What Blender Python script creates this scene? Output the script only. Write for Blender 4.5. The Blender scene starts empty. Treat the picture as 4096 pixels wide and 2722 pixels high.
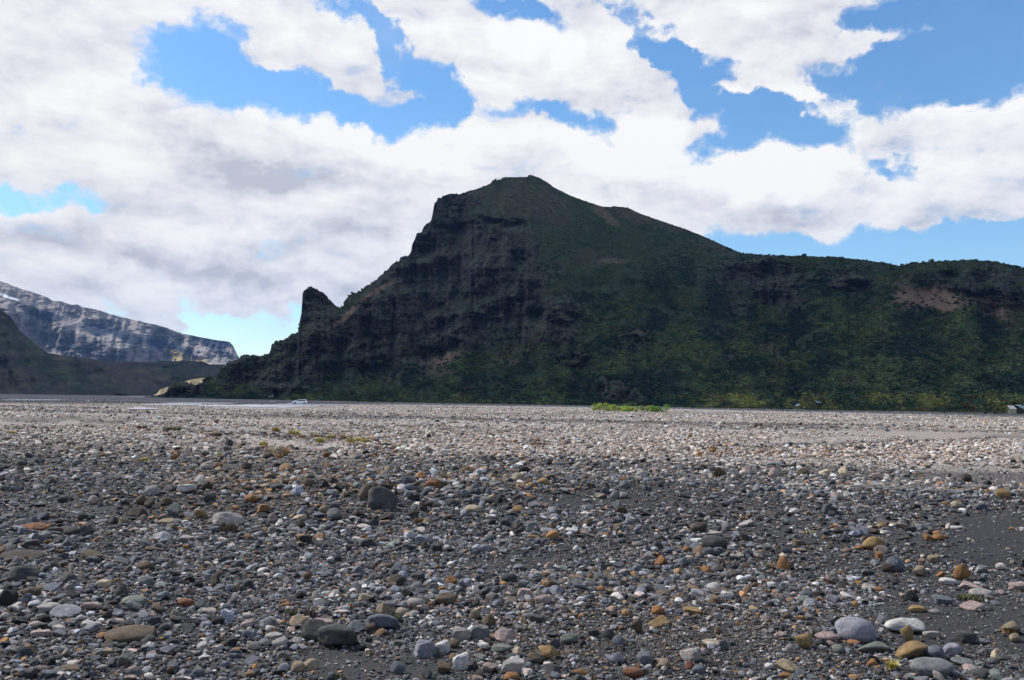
import bpy, bmesh, math, random
import numpy as np
from mathutils import Vector, Matrix, Euler

rng = np.random.default_rng(7)
random.seed(7)
scene = bpy.context.scene
COL = scene.collection

# ------------------------------------------------------------------ camera
PW, PH, F = 4096.0, 2722.0, 3547.0
CAMH = 2.3
PITCH = math.atan(239.0 / F)
ROLL = math.atan(60.0 / 4096.0)
fwd = np.array([0, math.cos(PITCH), math.sin(PITCH)])
r0 = np.array([1.0, 0, 0]); u0 = np.array([0, -math.sin(PITCH), math.cos(PITCH)])
cr, sr = math.cos(ROLL), math.sin(ROLL)
rgt = cr * r0 + sr * u0
upv = cr * u0 - sr * r0
cam_d = bpy.data.cameras.new("camera")
cam = bpy.data.objects.new("camera", cam_d); COL.objects.link(cam)
M = Matrix([[rgt[0], upv[0], -fwd[0], 0], [rgt[1], upv[1], -fwd[1], 0], [rgt[2], upv[2], -fwd[2], CAMH], [0, 0, 0, 1]])
cam.matrix_world = M
cam_d.sensor_width = 36.0
cam_d.lens = 36.0 * F / PW
cam_d.clip_start = 0.1; cam_d.clip_end = 60000
scene.camera = cam

def pdir(x, y):
    x = np.asarray(x, float); y = np.asarray(y, float)
    d = fwd * F + rgt * (x[..., None] - PW / 2) + upv * (PH / 2 - y[..., None])
    return d
def azt(x, y):
    d = pdir(x, y); h = np.hypot(d[..., 0], d[..., 1])
    return np.arctan2(d[..., 0], d[..., 1]), d[..., 2] / h
def topx(P):
    q = np.asarray(P, float) - np.array([0, 0, CAMH])
    a = q @ rgt; b = q @ upv; c = np.maximum(q @ fwd, 1e-3)
    return PW / 2 + F * a / c, PH / 2 - F * b / c
def azt2px(az, te):
    return topx(np.stack([np.sin(az), np.cos(az), te], -1) * 1000 + np.array([0, 0, CAMH]))

# ------------------------------------------------------------------ world, sun, exposure
SUN = np.array([-0.62, 0.33, 0.66]); SUN /= np.linalg.norm(SUN)
world = bpy.data.worlds.new("World"); scene.world = world; world.use_nodes = True
wt = world.node_tree; wn = wt.nodes; wl = wt.links; wn.clear()
def N(t, typ, **kw):
    n = t.nodes.new(typ)
    for k, v in kw.items(): setattr(n, k, v)
    return n
def mth(t, op, a, b=None, c=None, clamp=False):
    n = N(t, 'ShaderNodeMath', operation=op, use_clamp=clamp)
    for i, v in enumerate((a, b, c)):
        if v is None: continue
        if isinstance(v, (int, float)): n.inputs[i].default_value = v
        else: t.links.new(v, n.inputs[i])
    return n.outputs[0]
def vmth(t, op, a, b=None):
    n = N(t, 'ShaderNodeVectorMath', operation=op)
    for i, v in enumerate((a, b)):
        if v is None: continue
        if isinstance(v, tuple): n.inputs[i].default_value = v
        else: t.links.new(v, n.inputs[i])
    return n
def noise(t, vec, scale, detail=6, rough=.55, dist=0.0, dim='3D'):
    n = N(t, 'ShaderNodeTexNoise', noise_dimensions=dim)
    n.inputs['Scale'].default_value = scale; n.inputs['Detail'].default_value = detail
    n.inputs['Roughness'].default_value = rough; n.inputs['Distortion'].default_value = dist
    if vec is not None: t.links.new(vec, n.inputs['Vector'])
    return n
def ramp(t, fac, stops, interp='LINEAR'):
    n = N(t, 'ShaderNodeValToRGB'); cr_ = n.color_ramp; cr_.interpolation = interp
    while len(cr_.elements) < len(stops): cr_.elements.new(0.5)
    for e, (p, c) in zip(cr_.elements, stops):
        e.position = p; e.color = (c, c, c, 1) if isinstance(c, (int, float)) else (*c, 1)
    t.links.new(fac, n.inputs[0]); return n.outputs[0]
def mixc(t, fac, a, b, mode='MIX'):
    n = N(t, 'ShaderNodeMix', data_type='RGBA', blend_type=mode)
    for sock, v in ((n.inputs[0], fac), (n.inputs[6], a), (n.inputs[7], b)):
        if isinstance(v, (int, float)): sock.default_value = v
        elif isinstance(v, tuple): sock.default_value = (*v, 1)
        else: t.links.new(v, sock)
    return n.outputs[2]

sky = N(wt, 'ShaderNodeTexSky', sky_type='NISHITA'); sky.sun_disc = False
SUN_EL = math.asin(SUN[2]); SUN_AZ = math.atan2(SUN[0], SUN[1])
sky.sun_elevation = SUN_EL; sky.sun_rotation = SUN_AZ
sky.air_density = 1.0; sky.dust_density = 0.25; sky.ozone_density = 1.5
tc = N(wt, 'ShaderNodeTexCoord')
sep = N(wt, 'ShaderNodeSeparateXYZ'); wl.new(tc.outputs['Generated'], sep.inputs[0])
az_s = mth(wt, 'MULTIPLY', mth(wt, 'ARCTAN2', sep.outputs[0], sep.outputs[1]), 57.2958)
el_s = mth(wt, 'MULTIPLY', mth(wt, 'ARCSINE', sep.outputs[2]), 57.2958)
comb = N(wt, 'ShaderNodeCombineXYZ'); wl.new(az_s, comb.inputs[0]); wl.new(el_s, comb.inputs[1])
# the cloud layer is laid out in azimuth and elevation; ragged by two warps of the direction
w1 = noise(wt, tc.outputs['Generated'], 5.5, 5, .6)
w2 = noise(wt, tc.outputs['Generated'], 22, 6, .62)
o1 = vmth(wt, 'MULTIPLY', vmth(wt, 'SUBTRACT', w1.outputs['Color'], (.5, .5, .5)).outputs[0], (9, 6, 0)).outputs[0]
o2 = vmth(wt, 'MULTIPLY', vmth(wt, 'SUBTRACT', w2.outputs['Color'], (.5, .5, .5)).outputs[0], (3.4, 2.6, 0)).outputs[0]
pos = vmth(wt, 'ADD', vmth(wt, 'ADD', comb.outputs[0], o1).outputs[0], o2).outputs[0]
K = 4096 / 2359.0
def blob_sum(blobs):
    acc = None
    for (cx, cy, rx, ry, rot, s) in blobs:
        a, te = azt(cx * K, cy * K)
        ppd = F * math.pi / 180 / K
        mp = N(wt, 'ShaderNodeMapping', vector_type='TEXTURE')
        mp.inputs['Location'].default_value = (math.degrees(float(a)), math.degrees(math.atan(float(te))), 0)
        mp.inputs['Rotation'].default_value = (0, 0, math.radians(-rot))
        mp.inputs['Scale'].default_value = (rx * 1.35 / ppd, ry * 1.35 / ppd, 1)
        wl.new(pos, mp.inputs[0])
        g = N(wt, 'ShaderNodeTexGradient', gradient_type='SPHERICAL'); wl.new(mp.outputs[0], g.inputs[0])
        if acc is None: acc = mth(wt, 'MULTIPLY', g.outputs['Fac'], s)
        else: acc = mth(wt, 'MULTIPLY_ADD', g.outputs['Fac'], s, acc)
    return acc
gaps = [(430,165,130,75,25,2.4),(570,215,120,55,18,2.2),(720,243,130,42,12,2.2),(860,262,130,36,5,2.0),(545,95,45,35,0,1.2),
 (900,95,110,32,45,1.8),(1010,185,75,42,50,1.9),(800,15,80,26,10,1.4),(1010,262,70,34,0,1.4),(1200,255,110,26,0,1.4),(1310,288,75,28,20,1.6),
 (1150,22,95,28,8,1.4),(1245,45,60,28,0,1.2),(1500,85,110,34,42,2.2),(1590,175,140,52,42,2.5),(1680,140,100,30,12,1.8),(1740,230,130,34,12,1.9),(2210,80,240,120,0,2.2),(2040,190,180,62,0,2.2),(1760,235,100,28,20,.9),(1990,70,90,60,0,1.2),
 (1850,285,130,34,10,2.0),(1655,310,75,32,0,2.0),(2075,378,70,22,22,1.4),(2300,170,120,50,-20,1.8),
 (2020,575,560,46,3,3.0),(2380,580,260,46,3,2.6),(70,440,130,30,5,1.9),(1690,200,60,24,0,-1.9),(1850,222,105,28,25,-1.8),(2000,112,75,18,-5,-1.7),(1860,70,190,95,12,-1.9),(2240,225,80,16,-20,-1.0),(2125,68,34,12,0,-.9),(1480,60,110,20,15,-1.0),(385,712,80,26,0,-1.6),(590,775,170,52,12,2.8),(470,700,80,40,20,1.4),(300,700,80,18,0,.7),(690,790,120,40,0,2.0)]
brights = [(700,285,70,26,0,.8),(905,300,80,30,0,.7),(130,300,170,40,12,.5),(520,700,70,24,0,.4),(560,565,120,22,0,.4),(1690,203,60,22,0,1.2),(1850,225,70,20,20,.8),(730,300,110,40,0,1.4),(930,310,130,50,0,1.5),(1020,340,160,60,0,1.0),(1460,330,150,85,0,1.5),(1320,370,150,60,0,.9),(1800,350,180,75,0,1.5),(1700,400,160,60,0,.8),
 (1280,110,200,70,25,.9),(1200,320,100,25,0,1.0),(250,180,160,60,0,.5),(90,480,140,24,5,1.0),(270,640,90,26,0,.6),(200,370,260,40,0,.5),(2200,330,200,50,10,.6),(1980,440,240,40,6,.5),(380,715,70,26,0,.9),(560,560,220,26,0,.5)]
darks = [(420,330,300,34,18,.7),(720,420,120,26,5,1.0),(860,490,130,16,0,.7),(700,520,170,16,0,.6),(150,560,200,18,4,.5),(640,705,110,12,0,.8),(640,425,190,42,4,1.6),(300,590,420,26,6,1.2),(500,640,280,24,4,1.3),(850,520,240,34,0,.9),(130,660,200,20,6,1.2),(580,730,180,10,4,.9),(1560,225,150,60,25,.9),
 (1850,480,260,30,4,.8),(1350,430,120,40,0,.6),(1800,60,160,60,0,.9),(100,90,220,50,0,.6),(700,130,150,40,20,.5),(450,330,220,26,20,.8),(1180,370,130,18,0,1.0),(1550,450,160,26,8,.6),(2150,280,160,30,0,.6)]
G = blob_sum(gaps); B = blob_sum(brights); D_ = blob_sum(darks)
stretch = N(wt, 'ShaderNodeMapping'); stretch.inputs['Scale'].default_value = (1, 1, 2.2); wl.new(tc.outputs['Generated'], stretch.inputs[0])
nA = noise(wt, stretch.outputs[0], 3.2, 9, .58, .2)
nB = noise(wt, stretch.outputs[0], 9, 9, .6, .35)
# beyond the frame the same broken cloud goes on
out_az = mth(wt, 'MULTIPLY', mth(wt, 'SUBTRACT', mth(wt, 'ABSOLUTE', az_s), 33), .08, clamp=True)
out_el = mth(wt, 'MULTIPLY', mth(wt, 'SUBTRACT', el_s, 27), .08, clamp=True)
outm = mth(wt, 'MAXIMUM', out_az, out_el)
far_gap = mth(wt, 'MULTIPLY', outm, mth(wt, 'MULTIPLY', mth(wt, 'SUBTRACT', nA.outputs[0], .42), 16.0, clamp=True))
nC = noise(wt, stretch.outputs[0], 24, 8, .65, .3)
dens = mth(wt, 'ADD', 1.28, mth(wt, 'MULTIPLY', mth(wt, 'SUBTRACT', nB.outputs[0], .5), 2.6))
dens = mth(wt, 'ADD', dens, mth(wt, 'MULTIPLY', mth(wt, 'SUBTRACT', nC.outputs[0], .5), 1.7))
dens = mth(wt, 'SUBTRACT', dens, mth(wt, 'MULTIPLY', G, 1.2))
dens = mth(wt, 'SUBTRACT', dens, far_gap)
alpha = ramp(wt, dens, [(0.0, 0.03), (.36, .24), (.78, .78), (1.2, 1.0)], 'EASE')
alpha = mth(wt, 'MAXIMUM', alpha, mth(wt, 'MULTIPLY', mth(wt, 'SUBTRACT', nA.outputs[0], .52), 1.0, clamp=True))
shv = N(wt, 'ShaderNodeMapping'); shv.inputs['Location'].default_value = (-.022, 0, .055); wl.new(stretch.outputs[0], shv.inputs[0])
nB2 = noise(wt, shv.outputs[0], 9, 7, .6, .35)
shc = N(wt, 'ShaderNodeMapping'); shc.inputs['Location'].default_value = (-.008, 0, .018); wl.new(stretch.outputs[0], shc.inputs[0])
nC2 = noise(wt, shc.outputs[0], 24, 6, .65, .3)
# billows: where the cloud thins towards the sun its flank is lit
relief_ = mth(wt, 'ADD', mth(wt, 'MULTIPLY', mth(wt, 'SUBTRACT', nB.outputs[0], nB2.outputs[0]), 1.9), mth(wt, 'MULTIPLY', mth(wt, 'SUBTRACT', nC.outputs[0], nC2.outputs[0]), .55))
br = mth(wt, 'ADD', relief_, .50)
br = mth(wt, 'ADD', br, mth(wt, 'MULTIPLY', mth(wt, 'SUBTRACT', nB.outputs[0], .5), 1.0))
br = mth(wt, 'ADD', br, mth(wt, 'MULTIPLY', mth(wt, 'SUBTRACT', nA.outputs[0], .5), .9))
br = mth(wt, 'ADD', br, mth(wt, 'MULTIPLY', mth(wt, 'SUBTRACT', nC.outputs[0], .5), .55))
br = mth(wt, 'ADD', br, mth(wt, 'MULTIPLY', B, .72))
br = mth(wt, 'SUBTRACT', br, mth(wt, 'MULTIPLY', D_, .36))
br = mth(wt, 'SUBTRACT', br, mth(wt, 'MULTIPLY', out_el, .6))
br = mth(wt, 'MULTIPLY_ADD', br, .60, .19)
ccol = ramp(wt, br, [(0.0, (.45, .465, .535)), (.25, (.585, .597, .65)), (.5, (.70, .705, .735)), (.8, (.80, .80, .80))])
hs = N(wt, 'ShaderNodeHueSaturation'); hs.inputs['Saturation'].default_value = 1.24; hs.inputs['Value'].default_value = 1.0; wl.new(sky.outputs[0], hs.inputs['Color'])
bg1 = N(wt, 'ShaderNodeBackground'); wl.new(mixc(wt, 1.0, hs.outputs[0], (.86, .965, 1.0), 'MULTIPLY'), bg1.inputs[0]); bg1.inputs[1].default_value = 0.135
bg2 = N(wt, 'ShaderNodeBackground'); wl.new(ccol, bg2.inputs[0]); bg2.inputs[1].default_value = 1.0
ms = N(wt, 'ShaderNodeMixShader'); wl.new(alpha, ms.inputs[0]); wl.new(bg1.outputs[0], ms.inputs[1]); wl.new(bg2.outputs[0], ms.inputs[2])
wo = N(wt, 'ShaderNodeOutputWorld'); wl.new(ms.outputs[0], wo.inputs[0])

sl = bpy.data.lights.new("sun", 'SUN'); sl.energy = 5.0; sl.angle = math.radians(0.5); sl.color = (1.0, .955, .90)
so = bpy.data.objects.new("sun", sl); COL.objects.link(so)
so.rotation_euler = Vector(SUN).to_track_quat('Z', 'Y').to_euler(); so.location = (-30, 10, 40)
scene.view_settings.view_transform = 'Standard'; scene.view_settings.look = 'None'
scene.view_settings.exposure = 0.38; scene.view_settings.gamma = 1.0; scene.view_settings.use_curve_mapping = False
scene.cycles.max_bounces = 6; scene.cycles.diffuse_bounces = 3; scene.cycles.glossy_bounces = 2
scene.cycles.transparent_max_bounces = 6; scene.cycles.volume_bounces = 0

# ------------------------------------------------------------------ helpers
def hash3(ix, iy, iz, s):
    h = (ix * 374761393 + iy * 668265263 + iz * 2147483647 + s * 974634777) & 0xFFFFFFFF
    h = ((h ^ (h >> 13)) * 1274126177) & 0xFFFFFFFF
    h = (h ^ (h >> 16)) * 2246822519 & 0xFFFFFFFF
    return ((h ^ (h >> 15)) & 0xFFFFFF) / float(0xFFFFFF)
def vnoise(x, y, z=None, s=0):
    x = np.asarray(x, float); y = np.asarray(y, float)
    z = np.zeros_like(x) if z is None else np.asarray(z, float)
    ix, iy, iz = (np.floor(q).astype(np.int64) for q in (x, y, z))
    fx, fy, fz = x - ix, y - iy, z - iz
    fx, fy, fz = (q * q * q * (q * (q * 6 - 15) + 10) for q in (fx, fy, fz))
    def H(a, b, c): return hash3(ix + a, iy + b, iz + c, s)
    def plane(c):
        return (H(0, 0, c) * (1 - fx) + H(1, 0, c) * fx) * (1 - fy) + (H(0, 1, c) * (1 - fx) + H(1, 1, c) * fx) * fy
    if not np.any(z): return plane(0) * 2 - 1
    return (plane(0) * (1 - fz) + plane(1) * fz) * 2 - 1
def fbm(x, y, z=None, o=5, s=0, g=.5):
    a = 1.0; r = 0; t = 0
    x = np.asarray(x, float); y = np.asarray(y, float)
    for i in range(o):
        r = r + a * vnoise(x + 17.3 * i, y - 9.1 * i, z, s + i); t += a; a *= g
        x = x * 2.03; y = y * 2.03; z = None if z is None else z * 2.03
    return r / t
def ridged(x, y, z=None, o=5, s=0, g=.5):
    a = 1.0; r = 0; t = 0
    for i in range(o):
        r = r + a * (1 - 2 * np.abs(vnoise(x + 7.7 * i, y + 3.3 * i, z, s + i))); t += a; a *= g
        x = x * 2.07; y = y * 2.07; z = None if z is None else z * 2.07
    return r / t
def smooth(a, b, x):
    t = np.clip((x - a) / (b - a), 0, 1); return t * t * (3 - 2 * t)

def make_mesh(name, verts, faces, smooth_=True):
    me = bpy.data.meshes.new(name)
    verts = np.asarray(verts, np.float32); faces = np.asarray(faces, np.int32)
    n, k = faces.shape
    me.vertices.add(len(verts)); me.vertices.foreach_set('co', verts.ravel())
    me.loops.add(n * k); me.loops.foreach_set('vertex_index', faces.ravel())
    me.polygons.add(n); me.polygons.foreach_set('loop_start', np.arange(0, n * k, k, dtype=np.int32))
    me.polygons.foreach_set('use_smooth', np.full(n, smooth_))
    me.update(calc_edges=True); me.validate()
    return me
def grid_faces(nr, nc):
    i = np.arange(nr * nc).reshape(nr, nc)
    return np.stack([i[:-1, :-1], i[:-1, 1:], i[1:, 1:], i[1:, :-1]], -1).reshape(-1, 4)
def obj(name, me, mat=None, parent=None, loc=None):
    o = bpy.data.objects.new(name, me); COL.objects.link(o)
    if mat is not None and me is not None:
        if len(me.materials) == 0: me.materials.append(mat)
    if parent: o.parent = parent
    if loc is not None: o.location = loc
    return o
def tag(o, label=None, cat=None, group=None, kind=None):
    if label: o['label'] = label
    if cat: o['category'] = cat
    if group: o['group'] = group
    if kind: o['kind'] = kind
    return o
def struct(o): o['kind'] = 'structure'; return o
def setcol(me, name, arr):
    a = me.attributes.new(name, 'FLOAT_COLOR', 'POINT')
    arr = np.asarray(arr, np.float32)
    if arr.shape[1] == 3: arr = np.concatenate([arr, np.ones((len(arr), 1), np.float32)], 1)
    a.data.foreach_set('color', arr.ravel())

def material(name, rough=.9, spec=.3):
    m = bpy.data.materials.new(name); m.use_nodes = True
    t = m.node_tree; p = t.nodes['Principled BSDF']
    p.inputs['Roughness'].default_value = rough; p.inputs['Specular IOR Level'].default_value = spec
    return m, t, p
def bump(t, p, h, strength=.5, dist=.05):
    b = N(t, 'ShaderNodeBump'); b.inputs['Strength'].default_value = strength; b.inputs['Distance'].default_value = dist
    t.links.new(h, b.inputs['Height']); t.links.new(b.outputs[0], p.inputs['Normal'])
def plain(name, col, rough=.6, spec=.4, var=.15, scale=8.0, metal=0):
    m, t, p = material(name, rough, spec)
    tcn = N(t, 'ShaderNodeTexCoord'); n = noise(t, tcn.outputs['Object'], scale, 5)
    c = mixc(t, n.outputs[0], tuple(v * (1 - var) for v in col), tuple(min(1, v * (1 + var)) for v in col))
    t.links.new(c, p.inputs['Base Color']); p.inputs['Metallic'].default_value = metal
    return m

# ------------------------------------------------------------------ ground shape
def gz(x, y):
    x = np.asarray(x, float); y = np.asarray(y, float)
    r = np.hypot(x, y)
    near = smooth(60, 25, r)
    z = .15 * fbm(x * .12, y * .12, o=4, s=3) * smooth(140, 60, r)
    z = z + .05 * fbm(x * .7, y * .7, o=3, s=9) * near
    # low cobble berm across the view and the sandy channel in front of it
    yc = 20.5 + 1.6 * np.sin(x * .16 + .6) - .06 * x
    z = z + .33 * np.exp(-((y - yc) / 3.0) ** 2) * (1 - .55 * smooth(3, 16, x)) * near
    yv = 13.0 - .18 * x
    z = z - .10 * np.exp(-((y - yv) / 1.6) ** 2) * smooth(-6, 1, x) * near
    # far gravel bars, drawn out across the valley
    z = z + (.13 * fbm(x * .018, y * .055, o=4, s=21)) * smooth(35, 70, r) * smooth(210, 120, r)
    return z
def ground_hit(px, py):
    d = pdir(px, py); d = d / np.linalg.norm(d, axis=-1, keepdims=True)
    t = CAMH / np.maximum(-d[..., 2], 1e-4)
    for _ in range(12):
        X = d[..., 0] * t; Y = d[..., 1] * t
        t = t * .4 + .6 * (CAMH - gz(X, Y)) / np.maximum(-d[..., 2], 1e-4)
    return np.stack([d[..., 0] * t, d[..., 1] * t, gz(d[..., 0] * t, d[..., 1] * t)], -1)

def ells(px, py, L, soft=.45, warp=0.0):
    """soft union of ellipses given in the 2359-wide picture survey"""
    x = px / K; y = py / K
    out = np.zeros_like(x)
    if warp:
        x = x + warp * fbm(px / 90, py / 60, o=4, s=51); y = y + warp * .8 * fbm(px / 90, py / 60, o=4, s=61)
    for (cx, cy, rx, ry, rot, s) in L:
        a = math.radians(rot); dx = x - cx; dy = y - cy
        u = (dx * math.cos(a) + dy * math.sin(a)) / rx; v = (-dx * math.sin(a) + dy * math.cos(a)) / ry
        q = np.sqrt(u * u + v * v)
        out = np.maximum(out, s * smooth(1 + soft, 1 - soft, q))
    return out
SAND = [(1180,1300,180,22,-10,.75),(1420,1255,220,20,-8,.8),(1380,1160,190,16,0,.8),(1650,1225,150,22,0,.6),(2000,1270,330,50,5,.85),(2280,1250,130,80,0,1),(2150,1390,150,120,30,.85),(2330,1420,80,110,0,.9),
 (790,1530,110,45,0,.9),(1000,1530,110,40,0,.8),(2250,1090,150,25,0,.8),(560,1415,80,20,0,.3),(1500,1130,120,16,0,.7),(700,1025,130,7,4,.9),(600,997,180,5,2,1),(1900,1010,200,10,-3,.8),(2100,1000,160,8,-3,.8),(560,1085,60,6,0,.8)]

WET = [(480,928,230,3.5,1,1),(620,939,140,5,1,1),(690,932,60,6,0,1),(330,943,60,3,0,1),(80,922,90,2,0,1),(770,934,60,3,0,1)]
# ground sheet
azs = np.concatenate([np.linspace(-math.pi, -.68, 26)[:-1], np.linspace(-.68, .68, 470), np.linspace(.68, math.pi, 26)[1:]])
rs = np.concatenate([[0.02, 1.0, 2.5], np.geomspace(4, 7900, 400)])
A, R = np.meshgrid(azs, rs)
X = np.sin(A) * R; Y = np.cos(A) * R; Z = gz(X, Y)
me = make_mesh('ground', np.stack([X, Y, Z], -1).reshape(-1, 3), grid_faces(len(rs), len(azs))[:, ::-1])
DARKB = [(200,966,280,6,1,.9),(150,1062,330,26,0,1),(420,1040,200,14,0,.6),(1300,1070,330,18,0,.7),(1900,1022,280,7,-2,.7),(780,955,200,3.5,1,.7),(1250,957,180,3,1,.6),(620,1003,220,7,3,.8),(1000,985,220,5,1,.5),(1700,985,300,4,0,.5),(2250,1010,160,5,-2,.6),(60,945,160,3,0,.6),(2100,968,280,3,0,.45)]
def paleness(x, y):
    r = np.hypot(x, y)
    w = fbm(x * .03, y * .10, o=4, s=33)
    p = smooth(24, 44, r + w * 14 - 2.0 * np.maximum(0, -x * .2))
    px__, py__ = topx(np.stack([x, y, gz(x, y)], -1))
    p = p * (1 - .8 * ells(px__, py__, DARKB, soft=.7, warp=14) * (y > 3))
    p = p * (1 - .75 * smooth(.05, .4, fbm(x * .010, y * .06, o=4, s=35)))
    return p
pl = paleness(X, Y).ravel()
gx, gy = topx(np.stack([X, Y, Z], -1).reshape(-1, 3))
sandm = ells(gx, gy, SAND, warp=25) * (Y.ravel() > 3)
silt = smooth(.12, .38, fbm(X * .022, Y * .09, o=4, s=41)).ravel() * (R.ravel() > 60)
setcol(me, 'mask', np.stack([pl, sandm, silt], -1))
def grassy(x, y):
    px_, py_ = topx(np.stack([x, y, gz(x, y)], -1)); r = np.hypot(x, y)
    edge = np.interp(px_, [1300, 2000, 2700, 3000, 3500, 4100], [430, 425, 400, 375, 335, 318]) + 30 * fbm(x * .05, y * .05, o=3, s=44)
    return smooth(0, 45, r - edge) * (.25 * smooth(1300, 1700, px_) + .75 * smooth(2350, 2900, px_)) * (y > 50) * (r < 1500)
gm = grassy(X, Y).ravel(); setcol(me, 'grass', np.stack([gm, gm, gm], -1))
m, t, p = material('gravel_ground', .93, .25)
at = N(t, 'ShaderNodeAttribute', attribute_name='mask'); sp = N(t, 'ShaderNodeSeparateColor'); t.links.new(at.outputs[0], sp.inputs[0])
geo = N(t, 'ShaderNodeNewGeometry')
n1 = noise(t, geo.outputs['Position'], 1.1, 8, .6); n2 = noise(t, geo.outputs['Position'], 60, 5, .7)
dark = mixc(t, n1.outputs[0], (.0085, .0085, .010), (.022, .0215, .024))
dark = mixc(t, ramp(t, n2.outputs[0], [(.50, 0), (.72, 1)]), dark, (.10, .095, .095))
vo = N(t, 'ShaderNodeTexVoronoi'); vo.inputs['Scale'].default_value = 34; t.links.new(geo.outputs['Position'], vo.inputs['Vector'])
vo2 = N(t, 'ShaderNodeTexVoronoi'); vo2.inputs['Scale'].default_value = 9; t.links.new(geo.outputs['Position'], vo2.inputs['Vector'])
vs = N(t, 'ShaderNodeSeparateColor'); t.links.new(vo.outputs['Color'], vs.inputs[0])
grit = ramp(t, vs.outputs[0], [(0, (.03, .03, .032)), (.35, (.07, .07, .075)), (.6, (.13, .13, .135)), (.8, (.16, .12, .10)), (.95, (.32, .29, .27))], 'CONSTANT')
gritm = mth(t, 'MULTIPLY', mth(t, 'SUBTRACT', 1.0, sp.outputs[1]), mth(t, 'GREATER_THAN', .42, vo.outputs['Distance']))
dark = mixc(t, mth(t, 'MULTIPLY', gritm, .75), dark, grit)
vs2 = N(t, 'ShaderNodeSeparateColor'); t.links.new(vo2.outputs['Color'], vs2.inputs[0])
pal = ramp(t, vs2.outputs[1], [(0, (.09, .085, .08)), (.3, (.20, .18, .165)), (.6, (.30, .27, .25)), (.88, (.48, .45, .42))], 'CONSTANT')
pal = mixc(t, .5, pal, (.27, .23, .205))
pal = mixc(t, sp.outputs[2], pal, (.225, .193, .172))
base = mixc(t, sp.outputs[0], dark, pal)
ag = N(t, 'ShaderNodeAttribute', attribute_name='grass'); ngr = noise(t, geo.outputs['Position'], .12, 6, .65)
base = mixc(t, ag.outputs['Fac'], base, mixc(t, ramp(t, ngr.outputs[0], [(.38, 0), (.62, 1)]), (.045, .06, .022), (.17, .145, .06)))
t.links.new(base, p.inputs['Base Color'])
hsum = mth(t, 'MULTIPLY_ADD', n2.outputs[0], .4, mth(t, 'MULTIPLY', mth(t, 'SUBTRACT', 1.0, vo.outputs['Distance']), mth(t, 'SUBTRACT', 1.0, sp.outputs[1])))
bump(t, p, hsum, .7, .03)
ground = struct(obj('ground', me, m))

# ------------------------------------------------------------------ mountains
def relief(name, sil, base, ridge, cols, rows, az_rng, cliff_fn, noise_fn, jag_fn, back=10, backstep=40):
    """a hillside built between its foot line and its ridge line: base/ridge = [(px, horizontal distance)]"""
    sx, sy = np.array(sil, float).T
    sa, st = azt(sx, sy); o_ = np.argsort(sa); sa, st = sa[o_], st[o_]
    az = np.linspace(az_rng[0], az_rng[1], cols)
    ba = azt(np.array([b[0] for b in base], float), np.full(len(base), 1600.))[0]
    ra = azt(np.array([b[0] for b in ridge], float), np.full(len(ridge), 1400.))[0]
    Db = np.interp(az, ba, [b[1] for b in base]); Dr = np.interp(az, ra, [b[1] for b in ridge])
    k = np.hanning(41); k /= k.sum()
    pad = lambda q: np.convolve(np.pad(q, 20, 'edge'), k, 'valid')
    Db, Dr = pad(Db), pad(Dr)
    Db = Db * (1 + .035 * fbm(az * 60, az * 0, o=4, s=7))
    ts = np.interp(az, sa, st)
    px_, _ = azt2px(az, ts)
    w_s = max(9, cols // 22) | 1
    k2 = np.hanning(w_s + 2)[1:-1]; k2 /= k2.sum()
    sm = np.convolve(np.pad(ts, w_s // 2, 'edge'), k2, 'valid')
    sm = np.minimum(sm, ts + 30 / F)
    sm = np.convolve(np.pad(sm, w_s // 2, 'edge'), k2, 'valid')
    ts = ts + jag_fn(px_) / F
    tb = (-1.5 - CAMH) / Db
    T = np.linspace(0, 1, rows)[:, None]
    TE = tb + (sm - tb) * T + (ts - sm) * T ** 5
    AZ = np.broadcast_to(az, TE.shape)
    PX, PY = azt2px(AZ, TE)
    W = cliff_fn(PX, PY)
    C = np.cumsum(W, 0); C = (C - C[0]) / (C[-1] - C[0])
    Dd = Db + (Dr - Db) * C
    Dd = Dd + noise_fn(PX, PY, AZ, Dd, T)
    Zz = CAMH + Dd * TE
    Xx = np.sin(AZ) * Dd; Yy = np.cos(AZ) * Dd
    # far side
    Xb, Yb, Zb = [], [], []
    for i in range(1, back + 1):
        q = i / back
        d = Dd[-1] + i * backstep
        z = (Zz[-1] + 2) * (1 - q ** 1.6) - 2 - 2 * i * .0
        z = np.minimum(z, CAMH + d * (ts - .002 * i))
        Xb.append(np.sin(az) * d); Yb.append(np.cos(az) * d); Zb.append(z)
    P = np.stack([np.vstack([Xx] + Xb), np.vstack([Yy] + Yb), np.vstack([Zz] + Zb)], -1)
    P[..., 2] = np.maximum(P[..., 2], -2.0)
    PXf = np.vstack([PX, np.repeat(PX[-1:], back, 0)]); PYf = np.vstack([PY, np.repeat(PY[-1:], back, 0)])
    return P, PXf, PYf

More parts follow.
